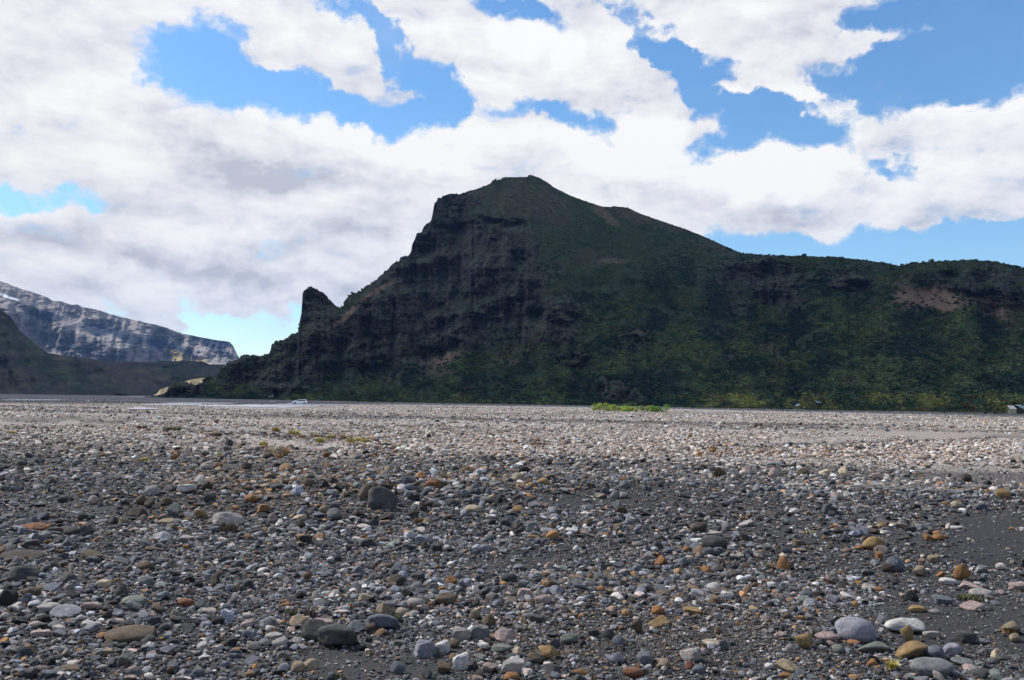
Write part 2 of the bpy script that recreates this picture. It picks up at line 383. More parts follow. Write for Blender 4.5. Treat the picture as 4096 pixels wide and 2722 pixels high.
Mn_sil = [(560,1592),(625,1583),(656,1577),(674,1548),(696,1523),(732,1528),(759,1537),(804,1537),(826,1512),(875,1496),(892,1478),(890,1458),(920,1443),(951,1438),(973,1418),(1024,1422),(1074,1420),(1084,1400),(1086,1377),(1111,1367),(1151,1350),(1168,1334),(1193,1330),(1197,1293),(1206,1253),(1211,1172),(1238,1147),(1255,1149),(1295,1172),(1319,1199),(1345,1229),(1369,1233),(1386,1192),(1409,1172),(1443,1166),(1466,1149),(1520,1105),(1560,1069),(1587,1042),(1594,1052),(1601,1032),(1627,1025),(1644,1008),(1649,978),(1660,958),(1667,935),(1687,925),(1700,898),(1724,881),(1733,844),(1738,817),(1754,794),(1781,784),(1814,774),(1844,774),(1875,764),(1921,750),(1962,734),(1975,720),(2029,710),(2088,709),(2108,709),(2116,699),(2155,710),(2189,730),(2215,750),(2276,781),(2329,801),(2369,814),(2410,827),(2443,829),(2453,825),(2510,831),(2544,848),(2604,871),(2664,891),(2751,921),(2818,948),(2885,978),(2939,1002),(2972,1015),(3072,1023),(3259,1027),(3359,1031),(3455,1041),(3550,1055),(3598,1066),(3646,1055),(3742,1048),(3856,1042),(3962,1046),(4029,1058),(4096,1075),(4300,1130),(4600,1230),(4900,1340),(5200,1480)]
ROCK = [(1050,475,70,32,-12,1),(1085,560,150,75,20,.8),(985,600,80,80,0,1),(900,680,110,60,-40,1),(735,715,55,60,0,1),(800,790,170,70,-8,1),(640,850,140,55,0,1),(930,760,180,90,-25,1),(1110,700,170,100,-25,.95),(1250,740,110,70,20,.95),
 (1180,790,150,50,0,.7),(1415,905,55,32,0,.95),(1300,830,60,30,0,.7),(1750,640,110,40,8,.95),(1720,700,70,25,20,.6),(1950,655,60,30,0,.8),(1790,690,55,30,0,.75),(2150,650,90,30,0,.6),(2290,670,90,60,20,.9),(1280,885,40,24,0,.6),(1440,800,45,22,0,.7),(2010,800,45,20,-30,.5),(1680,800,60,24,50,.35),(420,895,60,30,0,1)]
TAN = [(1028,828,42,15,-18,1),(868,672,42,7,-32,1),(790,733,36,7,-38,1),(2150,690,95,26,8,1.1),(2300,720,60,24,30,.75),(1415,602,35,6,0,.5),(1160,835,50,10,0,.4),(2010,940,200,6,0,.75),(1850,857,22,9,0,.6),(1395,500,40,10,35,.5),(1000,850,60,18,20,.35),(2190,925,30,10,0,.4),(1620,935,140,5,0,.3),(2120,745,40,12,-40,.35),(640,890,20,6,0,.4),(1460,770,60,8,-5,.4)]
BRN = [(1220,470,110,45,15,.4),(1060,590,60,60,0,.7),(1160,560,70,50,0,.5),(1500,505,110,20,15,.5),(1740,800,80,50,30,.35),(1350,600,60,25,0,.3),(2140,690,90,30,0,.9),(1660,560,60,30,0,.3)]
CAVE = [(1160,513,50,9,8,1.0),(1070,523,60,11,-4,.8),(1330,590,0.1,.1,0,0),(1190,600,20,22,0,.6),(1290,735,70,26,10,1.0),(1180,715,80,24,-10,.8),(1010,790,60,30,-30,.9),(790,800,90,22,-5,.6),(1790,622,80,18,8,1.0),(1965,665,38,16,0,1),(2240,676,55,12,0,1),(1790,692,28,14,0,.6),(2320,700,30,20,0,.7),(1310,840,50,16,0,.7),(950,650,40,26,-40,.6),(2180,635,20,9,0,.5),(1480,790,16,6,0,1),(1440,785,35,6,-5,.8),(850,845,50,20,0,.6),(915,700,40,14,-30,.7),(1860,655,26,14,20,.8)]
def m_cliff(px, py):
    rk = ells(px, py, ROCK, warp=22)
    rk = np.clip(rk + .6 * fbm(px / 90, (py + .5 * px) / 60, o=4, s=71) * rk, 0, 1)
    led = .5 + .5 * fbm((px - .5 * py) / 150 + 3, (py + .5 * px) / 46, o=5, s=73, g=.6)       # ledges, roughly level
    return 1.0 * (1 - rk) + rk * (.12 + 1.6 * smooth(.52, .75, led))
def m_noise(px, py, az, d, t):
    rk = ells(px, py, ROCK, warp=22); cv = ells(px, py, CAVE, soft=.6, warp=15) * smooth(-.45, .1, fbm(px / 55, py / 26, o=4, s=99))
    env = smooth(0, .07, t) * (1 - .6 * smooth(.93, 1, t))
    q = px + .35 * (py - 1200)
    gul = ridged(q / 420, py / 900, o=3, s=81)                        # big gullies and spurs
    mid = ridged(px / 120, py / 100, o=5, s=85, g=.6)
    fine = fbm(px / 36, py / 26, o=5, s=91, g=.65)
    col = fbm(px / 22, py / 70, o=4, s=95, g=.6)
    ve = fbm(px / 60, py / 40, o=4, s=97)
    out = -34 * gul + (-22 * mid - 9 * fine - 5 * col) * rk + (-5 * mid - 3.0 * ve) * (1 - rk)
    out = out * (.55 + .45 * d / 700)
    under = ells(px, py - 14, CAVE, soft=.35, warp=7)
    return env * (out + 30 * cv - 5 * np.clip(ells(px, py + 22, CAVE, soft=.4) - cv, 0, 1))
def m_jag(px):
    rocky = smooth(2060, 1980, px)
    j = (5.0 * fbm(px / 20, px * 0, o=4, s=101, g=.7) + 2.5 * np.sign(vnoise(px / 9, px * 0, s=103)) * smooth(.2, .6, np.abs(vnoise(px / 17, px * 0, s=104)))) * rocky
    veg = smooth(2940, 3050, px)
    j = j + (1.0 * fbm(px / 15, px * 0, o=3, s=105)) * (1 - rocky)
    return j + veg * 2.5 * np.abs(vnoise(px / 7, px * 0, s=106))
a0 = float(azt(np.array(570.), np.array(1590.))[0]); a1 = math.radians(40)
P, PX, PY = relief('mountain', Mn_sil,
    [(500,800),(650,740),(1100,600),(1500,510),(2000,450),(2500,430),(3000,480),(3500,440),(4100,480),(5000,500)],
    [(500,810),(650,770),(900,760),(1240,760),(1450,840),(1600,920),(1740,1000),(2110,1150),(2450,1150),(2950,1020),(3250,880),(3600,880),(4096,860),(5000,840)],
    1350, 300, (a0, a1), m_cliff, m_noise, m_jag)
nR, nC = P.shape[:2]
MP = P; MPX = PX; MPY = PY
pxf, pyf = PX.ravel(), PY.ravel()
rk = ells(pxf, pyf, ROCK, warp=22)
Dhor = np.hypot(P[..., 0], P[..., 1])
# steep faces hold no scrub either
gyr = np.gradient(P[..., 2], axis=0) / (np.abs(np.gradient(Dhor, axis=0)) + .25)
steep = smooth(1.5, 3.5, gyr).ravel()
rk = np.clip(np.maximum(rk, steep * .8) + .5 * fbm(pxf / 45, pyf / 30, o=5, s=111) * (rk > .02), 0, 1)
tn = ells(pxf, pyf, TAN, soft=.5, warp=9); bn = np.clip(ells(pxf, pyf, BRN, warp=25), 0, 1); tn = np.clip(tn, 0, 1)
me = make_mesh('mountain', P.reshape(-1, 3), grid_faces(nR, nC))
setcol(me, 'mask', np.stack([rk, tn, bn], -1))
def hill_mat(name, vegA, vegB, rockA, rockB, tanc, brnc, sc=1.0, bdist=2.5):
    m, t, p = material(name, .95, .1)
    at = N(t, 'ShaderNodeAttribute', attribute_name='mask'); sp = N(t, 'ShaderNodeSeparateColor'); t.links.new(at.outputs[0], sp.inputs[0])
    geo = N(t, 'ShaderNodeNewGeometry')
    nb = noise(t, geo.outputs['Position'], .05 * sc, 8, .62, .4); ns = noise(t, geo.outputs['Position'], .35 * sc, 8, .7)
    veg = mixc(t, ramp(t, nb.outputs[0], [(.35, 0), (.68, 1)]), vegA, vegB)
    veg = mixc(t, ramp(t, ns.outputs[0], [(.35, .6), (.65, 0)]), veg, tuple(v * .45 for v in vegA))
    nf = noise(t, geo.outputs['Position'], .12 * sc, 9, .68, .8)
    rock = mixc(t, ramp(t, nf.outputs[0], [(.38, 0), (.52, .35), (.66, 1)]), rockA, rockB)
    rock = mixc(t, ramp(t, ns.outputs[0], [(.50, 0), (.66, .7)]), rock, tuple(v * 1.5 for v in rockB))
    b = mixc(t, mth(t, 'MULTIPLY', sp.outputs[2], ramp(t, nf.outputs[0], [(.3, .5), (.6, 1)])), veg, brnc)
    b = mixc(t, sp.outputs[0], b, rock)
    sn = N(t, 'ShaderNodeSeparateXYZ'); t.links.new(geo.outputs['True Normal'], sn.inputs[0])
    ledge = mth(t, 'MULTIPLY', ramp(t, sn.outputs[2], [(.50, 0), (.80, 1)]), mth(t, 'MULTIPLY', sp.outputs[0], ramp(t, ns.outputs[0], [(.4, .1), (.6, 1)])))  # plant tint on up-facing ledges; its lift puts top light into the colour
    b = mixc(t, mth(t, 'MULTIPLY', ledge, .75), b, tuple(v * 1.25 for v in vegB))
    b = mixc(t, 1.0, b, ramp(t, noise(t, geo.outputs['Position'], .16 * sc, 6, .75, .5).outputs[0], [(.36, (.35, .38, .45)), (.5, (1.0, 1.0, 1.0)), (.66, (1.9, 1.8, 1.7))]), 'MULTIPLY')
    b = mixc(t, mth(t, 'MULTIPLY', sp.outputs[1], ramp(t, ns.outputs[0], [(.32, .25), (.55, 1)])), b, tanc)
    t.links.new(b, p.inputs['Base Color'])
    bump(t, p, mth(t, 'ADD', ns.outputs[0], mth(t, 'MULTIPLY', nf.outputs[0], 2.0)), .8, bdist / sc)
    return m
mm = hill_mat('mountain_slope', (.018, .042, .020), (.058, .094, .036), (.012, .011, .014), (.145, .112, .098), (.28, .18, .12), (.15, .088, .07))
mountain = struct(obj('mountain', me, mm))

def on_mountain(px, py):
    k_ = np.argmin((MPX[:300] - px) ** 2 + (MPY[:300] - py) ** 2)
    i, j = np.unravel_index(k_, MPX[:300].shape)
    return MP[i, j]

# mid ridge, left, in cloud shade
R_sil = [(-1400,760),(-900,900),(-400,1090),(-100,1200),(0,1237),(36,1264),(58,1286),(71,1318),(94,1336),(147,1380),(187,1411),(250,1422),(312,1429),(402,1443),(491,1449),(625,1447),(759,1445),(812,1447),(839,1458),(893,1458),(1000,1470),(1100,1500),(1250,1560)]
def r_cliff(px, py): return .6 + .8 * smooth(-.2, .3, fbm(px / 200, py / 40, o=3, s=131))
def r_noise(px, py, az, d, t):
    return smooth(0, .1, t) * (-110 * ridged((px - .5 * py) / 200, py / 300, o=5, s=133, g=.55) - 20 * fbm(px / 50, py / 30, o=4, s=135))
P2, PX2, PY2 = relief('ridge', R_sil, [(-1400,1300),(0,1350),(600,1500),(1300,1700)], [(-1400,2300),(0,2200),(600,2100),(1300,2100)], 420, 110,
    (math.radians(-52), float(azt(np.array(1240.), np.array(1560.))[0])), r_cliff, r_noise, lambda x: 2.0 * fbm(x / 14, x * 0, o=3, s=137), 8, 120)
me = make_mesh('ridge', P2.reshape(-1, 3), grid_faces(*P2.shape[:2]))
q1 = smooth(.12, .45, fbm(PX2 / 90, PY2 / 50, o=4, s=141)).ravel()
q3 = smooth(-.1, .4, fbm(PX2 / 140, PY2 / 60, o=4, s=143)).ravel() * .7
tt_ = smooth(.05, .4, fbm(PX2 / 60 + 9, PY2 / 26, o=5, s=145, g=.6)).ravel()
setcol(me, 'mask', np.stack([np.clip(q1 * 1.1, 0, 1), tt_ * .4, q3], -1))
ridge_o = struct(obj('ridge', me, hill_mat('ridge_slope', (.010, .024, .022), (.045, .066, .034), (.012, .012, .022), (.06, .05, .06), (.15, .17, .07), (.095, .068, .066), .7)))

# far sunlit mountain
Fm_sil = [(-1700,1010),(-1200,990),(-700,1000),(-300,1035),(-100,1095),(0,1126),(27,1133),(54,1146),(112,1164),(187,1188),(210,1204),(241,1206),(286,1220),(312,1219),(330,1229),(402,1243),(433,1255),(491,1271),(616,1298),(661,1311),(714,1331),(759,1340),(826,1354),(861,1360),(918,1369),(933,1385),(949,1420),(960,1434),(1027,1455),(1150,1500),(1400,1560)]
FCL = [(130,690,150,18,12,.8),(300,735,200,26,12,1),(60,755,80,40,20,1),(180,795,150,30,12,1),(390,800,110,40,0,1),(480,780,120,22,14,1),(250,820,140,30,5,.8),(520,795,40,22,30,1),(90,720,60,14,20,1)]
def f_cliff(px, py):
    c = ells(px, py, FCL, warp=16); return 1 - .85 * c
def f_noise(px, py, az, d, t):
    c = ells(px, py, FCL, warp=16)
    g = ridged((px + .25 * py) / 75, py / 260, o=5, s=151, g=.6)
    return smooth(0, .1, t) * (1 - .7 * smooth(.85, 1, t)) * (-90 * ridged((px - .3 * py) / 330, py / 220, o=3, s=155) - 110 * g * (.35 + c) - 40 * fbm(px / 26, py / 14, o=4, s=153, g=.6))
P3, PX3, PY3 = relief('far_mountain', Fm_sil, [(-1700,3300),(0,3600),(600,4000),(1500,4400)], [(-1700,5400),(0,5200),(600,5100),(960,4700),(1500,4700)], 620, 170,
    (math.radians(-54), float(azt(np.array(1390.), np.array(1560.))[0])), f_cliff, f_noise, lambda x: 1.5 * fbm(x / 18, x * 0, o=3, s=157), 8, 300)
me = make_mesh('far_mountain', P3.reshape(-1, 3), grid_faces(*P3.shape[:2]))
px3, py3 = PX3.ravel(), PY3.ravel()
st3 = np.abs(np.gradient(P3[..., 2], axis=0)) / (np.abs(np.gradient(np.hypot(P3[..., 0], P3[..., 1]), axis=0)) + 2)
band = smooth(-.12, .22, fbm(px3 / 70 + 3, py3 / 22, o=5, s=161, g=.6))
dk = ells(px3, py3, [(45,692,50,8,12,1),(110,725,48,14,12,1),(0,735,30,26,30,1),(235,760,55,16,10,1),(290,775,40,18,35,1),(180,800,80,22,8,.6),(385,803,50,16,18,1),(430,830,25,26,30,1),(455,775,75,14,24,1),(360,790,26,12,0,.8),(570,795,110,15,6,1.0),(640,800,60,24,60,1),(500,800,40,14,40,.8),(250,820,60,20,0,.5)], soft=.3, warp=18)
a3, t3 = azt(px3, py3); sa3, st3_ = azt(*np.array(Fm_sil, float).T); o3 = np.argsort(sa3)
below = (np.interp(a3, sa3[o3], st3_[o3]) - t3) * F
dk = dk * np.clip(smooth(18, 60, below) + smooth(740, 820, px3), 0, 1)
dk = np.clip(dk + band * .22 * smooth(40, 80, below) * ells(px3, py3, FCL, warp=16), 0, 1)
tn3 = ells(px3, py3, [(400,822,24,13,30,1),(440,828,40,8,10,.8),(520,725,60,6,12,.35),(400,705,160,10,12,.25)], soft=.5, warp=8)
snow = ells(px3, py3, [(16,684,26,3.2,17,1)], soft=.3, warp=3)
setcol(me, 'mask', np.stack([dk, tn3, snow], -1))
m, t, p = material('far_mountain_slope', .95, .1)
at = N(t, 'ShaderNodeAttribute', attribute_name='mask'); sp = N(t, 'ShaderNodeSeparateColor'); t.links.new(at.outputs[0], sp.inputs[0])
geo = N(t, 'ShaderNodeNewGeometry')
nb = noise(t, geo.outputs['Position'], .008, 9, .62, .5)
mpn = N(t, 'ShaderNodeMapping'); mpn.inputs['Scale'].default_value = (.02, .02, .006); t.links.new(geo.outputs['Position'], mpn.inputs[0])
nb2 = noise(t, mpn.outputs[0], 1.0, 8, .62)
c = mixc(t, ramp(t, nb2.outputs[0], [(.35, 0), (.65, 1)]), (.265, .235, .225), (.35, .31, .295))
c = mixc(t, ramp(t, nb.outputs[0], [(.42, 0), (.62, .4)]), c, (.15, .14, .10))
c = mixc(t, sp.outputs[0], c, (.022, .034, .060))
c = mixc(t, sp.outputs[1], c, (.34, .28, .12))
c = mixc(t, sp.outputs[2], c, (.85, .87, .9))
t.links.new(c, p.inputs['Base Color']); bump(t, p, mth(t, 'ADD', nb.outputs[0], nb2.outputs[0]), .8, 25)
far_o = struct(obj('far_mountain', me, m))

# pale sand hill showing in the gap, in the sun
S_sil = [(600,1586),(625,1578),(640,1560),(670,1548),(700,1540),(735,1528),(760,1520),(800,1513),(822,1512),(860,1516),(940,1540),(1000,1575)]
P4, PX4, PY4 = relief('sand_hill', S_sil, [(600,900),(1000,900)], [(600,915),(822,1010),(1000,960)], 130, 40,
    tuple(float(azt(np.array(v), np.array(1560.))[0]) for v in (605., 995.)), lambda a, b: np.ones_like(a),
    lambda px, py, az, d, t: smooth(0, .2, t) * (-6 * fbm(px / 30, py / 20, o=4, s=171)), lambda x: 1.0 * fbm(x / 9, x * 0, o=2, s=173), 5, 20)
me = make_mesh('sand_hill', P4.reshape(-1, 3), grid_faces(*P4.shape[:2]))
sand_o = struct(obj('sand_hill', me, plain('dry_sand', (.26, .215, .13), .95, .1, .3, .15)))

# ------------------------------------------------------------------ unseen cloud bank added overhead, outline shaped to throw the mountain's shade
HC = 1350.0
sh = SUN[:2] / SUN[2]
def toc(Pv): return Pv[:, :2] + (HC - Pv[:, 2:3]) * sh
cell = 20.0
shade = [P.reshape(-1, 3)[::5], P2.reshape(-1, 3)]
gsh = []
gpts = np.stack([X, Y, Z], -1).reshape(-1, 3); gr = np.hypot(gpts[:, 0], gpts[:, 1]); ga = np.arctan2(gpts[:, 0], gpts[:, 1])
Dbase = np.interp(ga, azt(np.array([-600., 0, 650, 1150, 1300, 1500, 2000, 2500, 3000, 3500, 4100, 5000]), np.full(12, 1600.))[0], [290, 300, 305, 390, 400, 430, 425, 400, 362, 322, 308, 308])
shade.append(gpts[(gr > Dbase) & (gr < 2200) & (np.abs(ga) < .85)])
lit = [P3.reshape(-1, 3), gpts[(gr < Dbase - 12) & (np.abs(ga) < .7)], P4.reshape(-1, 3)[PX4.ravel() < 940]]
cs = np.vstack([toc(s) for s in shade]); cl = np.vstack([toc(s) for s in lit[:2]]); cls = toc(lit[2])
lo = cs.min(0) - 200; hi = cs.max(0) + 200
nx, ny = (np.ceil((hi - lo) / cell).astype(int) + 1)
def rast(pts, rad):
    g = np.zeros((ny, nx)); ij = np.floor((pts - lo) / cell).astype(int)
    ok = (ij[:, 0] >= 0) & (ij[:, 0] < nx) & (ij[:, 1] >= 0) & (ij[:, 1] < ny); ij = ij[ok]
    g[ij[:, 1], ij[:, 0]] = 1
    for _ in range(rad):
        h = np.pad(g, 1); g = np.max([h[a:a + ny, b:b + nx] for a in range(3) for b in range(3)], 0)
    return g
ms_ = rast(cs, 4)
ms_ = 1 - ms_
for _ in range(3):
    h = np.pad(ms_, 1, constant_values=1); ms_ = np.max([h[a:a + ny, b:b + nx] for a in range(3) for b in range(3)], 0)
ms_ = 1 - ms_
ml = rast(cl[cl[:, 1] < 800 + 0 * cl[:, 1]], 0)
ms_ = np.where((ml > 0), 0, ms_)
cxy = np.stack(np.meshgrid(lo[0] + (np.arange(nx) + .5) * cell, lo[1] + (np.arange(ny) + .5) * cell) + [np.full((ny, nx), HC)], -1)
vx, vy = topx(cxy); ahead = (cxy - np.array([0, 0, CAMH])) @ fwd > 0
ms_ = np.where(ahead & (vx > -130) & (vx < PW + 150) & (vy > -150), 0, ms_)
mls = rast(cls, 1); ms_ = np.where(mls > 0, 0, ms_)
for _ in range(1):
    h = np.pad(ms_, 1, mode='edge'); ms_ = np.mean([h[a:a + ny, b:b + nx] for a in range(3) for b in range(3)], 0)
gxx, gyy = np.meshgrid(lo[0] + (np.arange(nx) + .5) * cell, lo[1] + (np.arange(ny) + .5) * cell)
thick = 55 * np.sqrt(np.clip((ms_ - .45) / .55, 0, 1)) * (1 + .5 * fbm(gxx / 260, gyy / 260, o=4, s=181))
inside = ms_ > .45
fc = []; vid = -np.ones((ny, nx), int); vt = []
keep = inside[:-1, :-1] | inside[1:, :-1] | inside[:-1, 1:] | inside[1:, 1:]
top = np.stack([gxx, gyy, HC + thick + 1], -1).reshape(-1, 3)
bot = np.stack([gxx, gyy, HC - .25 * thick * (1 + .6 * fbm(gxx / 120, gyy / 120, o=3, s=183)) - 1], -1).reshape(-1, 3)
gf = grid_faces(ny, nx)[keep.ravel()]
nv = nx * ny
cnt = {}
faces = [gf, gf[:, ::-1] + nv]
E = np.concatenate([gf[:, [0, 1]], gf[:, [1, 2]], gf[:, [2, 3]], gf[:, [3, 0]]])
key = set(map(tuple, E.tolist())); rim = [(a, b, b + nv, a + nv) for a, b in E.tolist() if (b, a) not in key]
allf = np.vstack(faces + [np.array(rim)])[:, ::-1]
me = make_mesh('shade_cloud_bank', np.vstack([top, bot]), allf)
# drop unused grid points
bmm = bmesh.new(); bmm.from_mesh(me); bmesh.ops.delete(bmm, geom=[v for v in bmm.verts if not v.link_faces], context='VERTS')
bmesh.ops.recalc_face_normals(bmm, faces=bmm.faces); bmm.to_mesh(me); bmm.free()
m = bpy.data.materials.new('shade_cloud'); m.use_nodes = True; t = m.node_tree; t.nodes.clear()
df = N(t, 'ShaderNodeBsdfDiffuse'); tl = N(t, 'ShaderNodeBsdfTranslucent'); mx = N(t, 'ShaderNodeMixShader'); oo = N(t, 'ShaderNodeOutputMaterial')
df.inputs[0].default_value = (.88, .89, .92, 1); tl.inputs[0].default_value = (.80, .82, .86, 1); mx.inputs[0].default_value = .6
t.links.new(df.outputs[0], mx.inputs[1]); t.links.new(tl.outputs[0], mx.inputs[2])
tb_ = N(t, 'ShaderNodeBsdfTransparent'); mx2 = N(t, 'ShaderNodeMixShader'); mx2.inputs[0].default_value = .13
t.links.new(mx.outputs[0], mx2.inputs[1]); t.links.new(tb_.outputs[0], mx2.inputs[2]); t.links.new(mx2.outputs[0], oo.inputs[0])
struct(obj('shade_cloud', me, m))

# ------------------------------------------------------------------ scattering through geometry nodes (uncountable stuff only)
def scatter(name, pts, rot, scl, colr, idx, coll, mat=None):
    me = bpy.data.meshes.new(name)
    me.vertices.add(len(pts)); me.vertices.foreach_set('co', np.asarray(pts, np.float32).ravel())
    for nm, arr, ty in (('rot', rot, 'FLOAT_VECTOR'), ('scl', scl, 'FLOAT_VECTOR')):
        a = me.attributes.new(nm, ty, 'POINT'); a.data.foreach_set('vector', np.asarray(arr, np.float32).ravel())
    a = me.attributes.new('idx', 'INT', 'POINT'); a.data.foreach_set('value', np.asarray(idx, np.int32))
    setcol(me, 'col', colr)
    o = obj(name, me)
    ng = bpy.data.node_groups.new(name, 'GeometryNodeTree')
    ng.interface.new_socket('Geometry', in_out='INPUT', socket_type='NodeSocketGeometry')
    ng.interface.new_socket('Geometry', in_out='OUTPUT', socket_type='NodeSocketGeometry')
    gi = ng.nodes.new('NodeGroupInput'); go = ng.nodes.new('NodeGroupOutput')
    ip = ng.nodes.new('GeometryNodeInstanceOnPoints'); ci = ng.nodes.new('GeometryNodeCollectionInfo')
    ci.inputs[0].default_value = coll; ci.inputs['Separate Children'].default_value = True; ci.inputs['Reset Children'].default_value = True
    ip.inputs['Pick Instance'].default_value = True
    def na(nm, ty):
        n = ng.nodes.new('GeometryNodeInputNamedAttribute'); n.data_type = ty; n.inputs[0].default_value = nm
        return n.outputs[0]
    L = ng.links.new
    L(gi.outputs[0], ip.inputs['Points']); L(ci.outputs[0], ip.inputs['Instance'])
    L(na('idx', 'INT'), ip.inputs['Instance Index'])
    e2r = ng.nodes.new('FunctionNodeEulerToRotation'); L(na('rot', 'FLOAT_VECTOR'), e2r.inputs[0]); L(e2r.outputs[0], ip.inputs['Rotation'])
    L(na('scl', 'FLOAT_VECTOR'), ip.inputs['Scale']); L(ip.outputs[0], go.inputs[0])
    md = o.modifiers.new('scatter', 'NODES'); md.node_group = ng
    return o

def ico(sub):
    b = bmesh.new(); bmesh.ops.create_icosphere(b, subdivisions=sub, radius=1.0)
    v = np.array([q.co[:] for q in b.verts]); f = np.array([[w.index for w in q.verts] for q in b.faces]); b.free()
    return v, f
ICO = {s: ico(s) for s in (2, 3, 4)}
def stone_mesh(name, seed, sub, style):
    """style: round / angular / flat / lumpy ; unit half-extents"""
    r = np.random.default_rng(seed); v, f = ICO[sub]
    n = {'round': 14, 'angular': 8, 'flat': 7, 'lumpy': 14, 'block': 7}[style]
    pl_ = r.normal(size=(n, 3)); pl_ /= np.linalg.norm(pl_, axis=1, keepdims=True)
    if style == 'block': pl_ = np.vstack([np.eye(3), -np.eye(3), pl_[:3]]) + r.normal(size=(9, 3)) * .16; pl_ /= np.linalg.norm(pl_, axis=1, keepdims=True)
    off = r.uniform(.38, .95, len(pl_)) if style != 'round' else r.uniform(.72, 1.0, len(pl_))
    d = np.maximum(v @ pl_.T, 1e-3) / off
    k = {'round': 12, 'angular': 34, 'flat': 24, 'lumpy': 8, 'block': 36}[style]
    rad = 1.0 / (np.sum(np.maximum(d, 0) ** k, 1) + 1.0 ** k * .75) ** (1.0 / k)
    amp = {'round': .09, 'angular': .09, 'flat': .09, 'lumpy': .22, 'block': .05}[style]
    rad = rad * (1 + amp * fbm(v[:, 0] * 1.7 + seed, v[:, 1] * 1.7, v[:, 2] * 1.7 + 5.5, o=4, s=seed))
    p_ = v * rad[:, None]
    p_ -= (p_.max(0) + p_.min(0)) / 2; p_ /= (p_.max(0) - p_.min(0)) / 2
    me = make_mesh(name, p_, f, style in ('round', 'lumpy') or sub > 3)
    return me
def stone_mat(name, src):
    m, t, p = material(name, .82, .32)
    if src == 'INSTANCER':
        at = N(t, 'ShaderNodeAttribute', attribute_name='col', attribute_type='INSTANCER'); colr = at.outputs['Color']
    else:
        oi = N(t, 'ShaderNodeObjectInfo'); colr = oi.outputs['Color']
    tcn = N(t, 'ShaderNodeTexCoord'); oi2 = N(t, 'ShaderNodeObjectInfo')
    off = vmth(t, 'ADD', tcn.outputs['Object'], None); 
    cx = N(t, 'ShaderNodeCombineXYZ'); t.links.new(mth(t, 'MULTIPLY', oi2.outputs['Random'], 40.0), cx.inputs[0]); t.links.new(cx.outputs[0], off.inputs[1])
    n1 = noise(t, off.outputs[0], 1.6, 6, .65, .6); n2 = noise(t, off.outputs[0], 14, 5, .7); n3 = noise(t, off.outputs[0], 45, 3, .6)
    c = mixc(t, 1.0, colr, ramp(t, n1.outputs[0], [(.3, (.55, .55, .58)), (.5, (.98, .97, .95)), (.70, (1.45, 1.38, 1.28))]), 'MULTIPLY')
    c = mixc(t, 1.0, c, ramp(t, n2.outputs[0], [(.34, (.60, .60, .60)), (.62, (1.2, 1.2, 1.2))]), 'MULTIPLY')
    c = mixc(t, ramp(t, n3.outputs[0], [(.62, 0), (.74, .35)]), c, (.42, .40, .38))
    t.links.new(c, p.inputs['Base Color'])
    bump(t, p, mth(t, 'MULTIPLY_ADD', n2.outputs[0], 1.0, mth(t, 'MULTIPLY', n1.outputs[0], 1.2)), .55, .12)
    return m
matS = stone_mat('gravel_stone', 'INSTANCER'); matH = stone_mat('river_stone', 'OBJECT')
def variant_coll(name, n, sub, seed0):
    c = bpy.data.collections.new(name)
    for i in range(n):
        st = ['angular', 'flat', 'angular', 'block', 'angular', 'round', 'flat', 'lumpy'][i % 8]
        me = stone_mesh('gravel_%s' % name, seed0 + i, sub, st); me.materials.append(matS)
        o = bpy.data.objects.new('v%02d' % i, me); c.objects.link(o)
    return c
collN = variant_coll('near_variants', 16, 3, 300); collF = variant_coll('far_variants', 10, 2, 400)

PAL_NEAR = np.array([(.095,.105,.125),(.135,.145,.17),(.06,.066,.08),(.20,.205,.22),(.040,.041,.046),(.022,.021,.023),(.13,.115,.105),(.30,.285,.28),(.42,.365,.34),(.55,.51,.49),(.12,.085,.07),(.17,.10,.055),(.28,.145,.05),(.10,.12,.115),(.20,.155,.14)])
PROB_NEAR = np.array([.15,.13,.14,.10,.10,.07,.06,.06,.035,.018,.045,.028,.016,.045,.045]); PROB_NEAR /= PROB_NEAR.sum()
PAL_PALE = np.array([(.38,.335,.31),(.50,.45,.41),(.27,.24,.22),(.64,.59,.55),(.15,.14,.14),(.62,.59,.57),(.08,.075,.075),(.30,.20,.12)])
PROB_PALE = np.array([.24,.22,.17,.13,.10,.06,.05,.03]); PROB_PALE /= PROB_PALE.sum()
RUST = [(900,1012,520,12,1,.45),(1700,1045,500,14,0,.4),(300,985,300,8,0,.3),(660,1110,260,60,0,1),(480,1160,170,45,0,.7),(1050,1110,260,40,0,.55),(1500,1450,330,110,0,.5),(1700,1350,260,80,0,.35),(820,1020,200,20,5,.6),(1250,1420,200,60,0,.2)]
PALEP = [(300,1050,400,18,0,.6),(1300,1040,500,16,0,.3),(1950,1110,260,26,0,.5),(1130,1420,400,60,0,.25),(1600,1080,500,14,0,.2)]
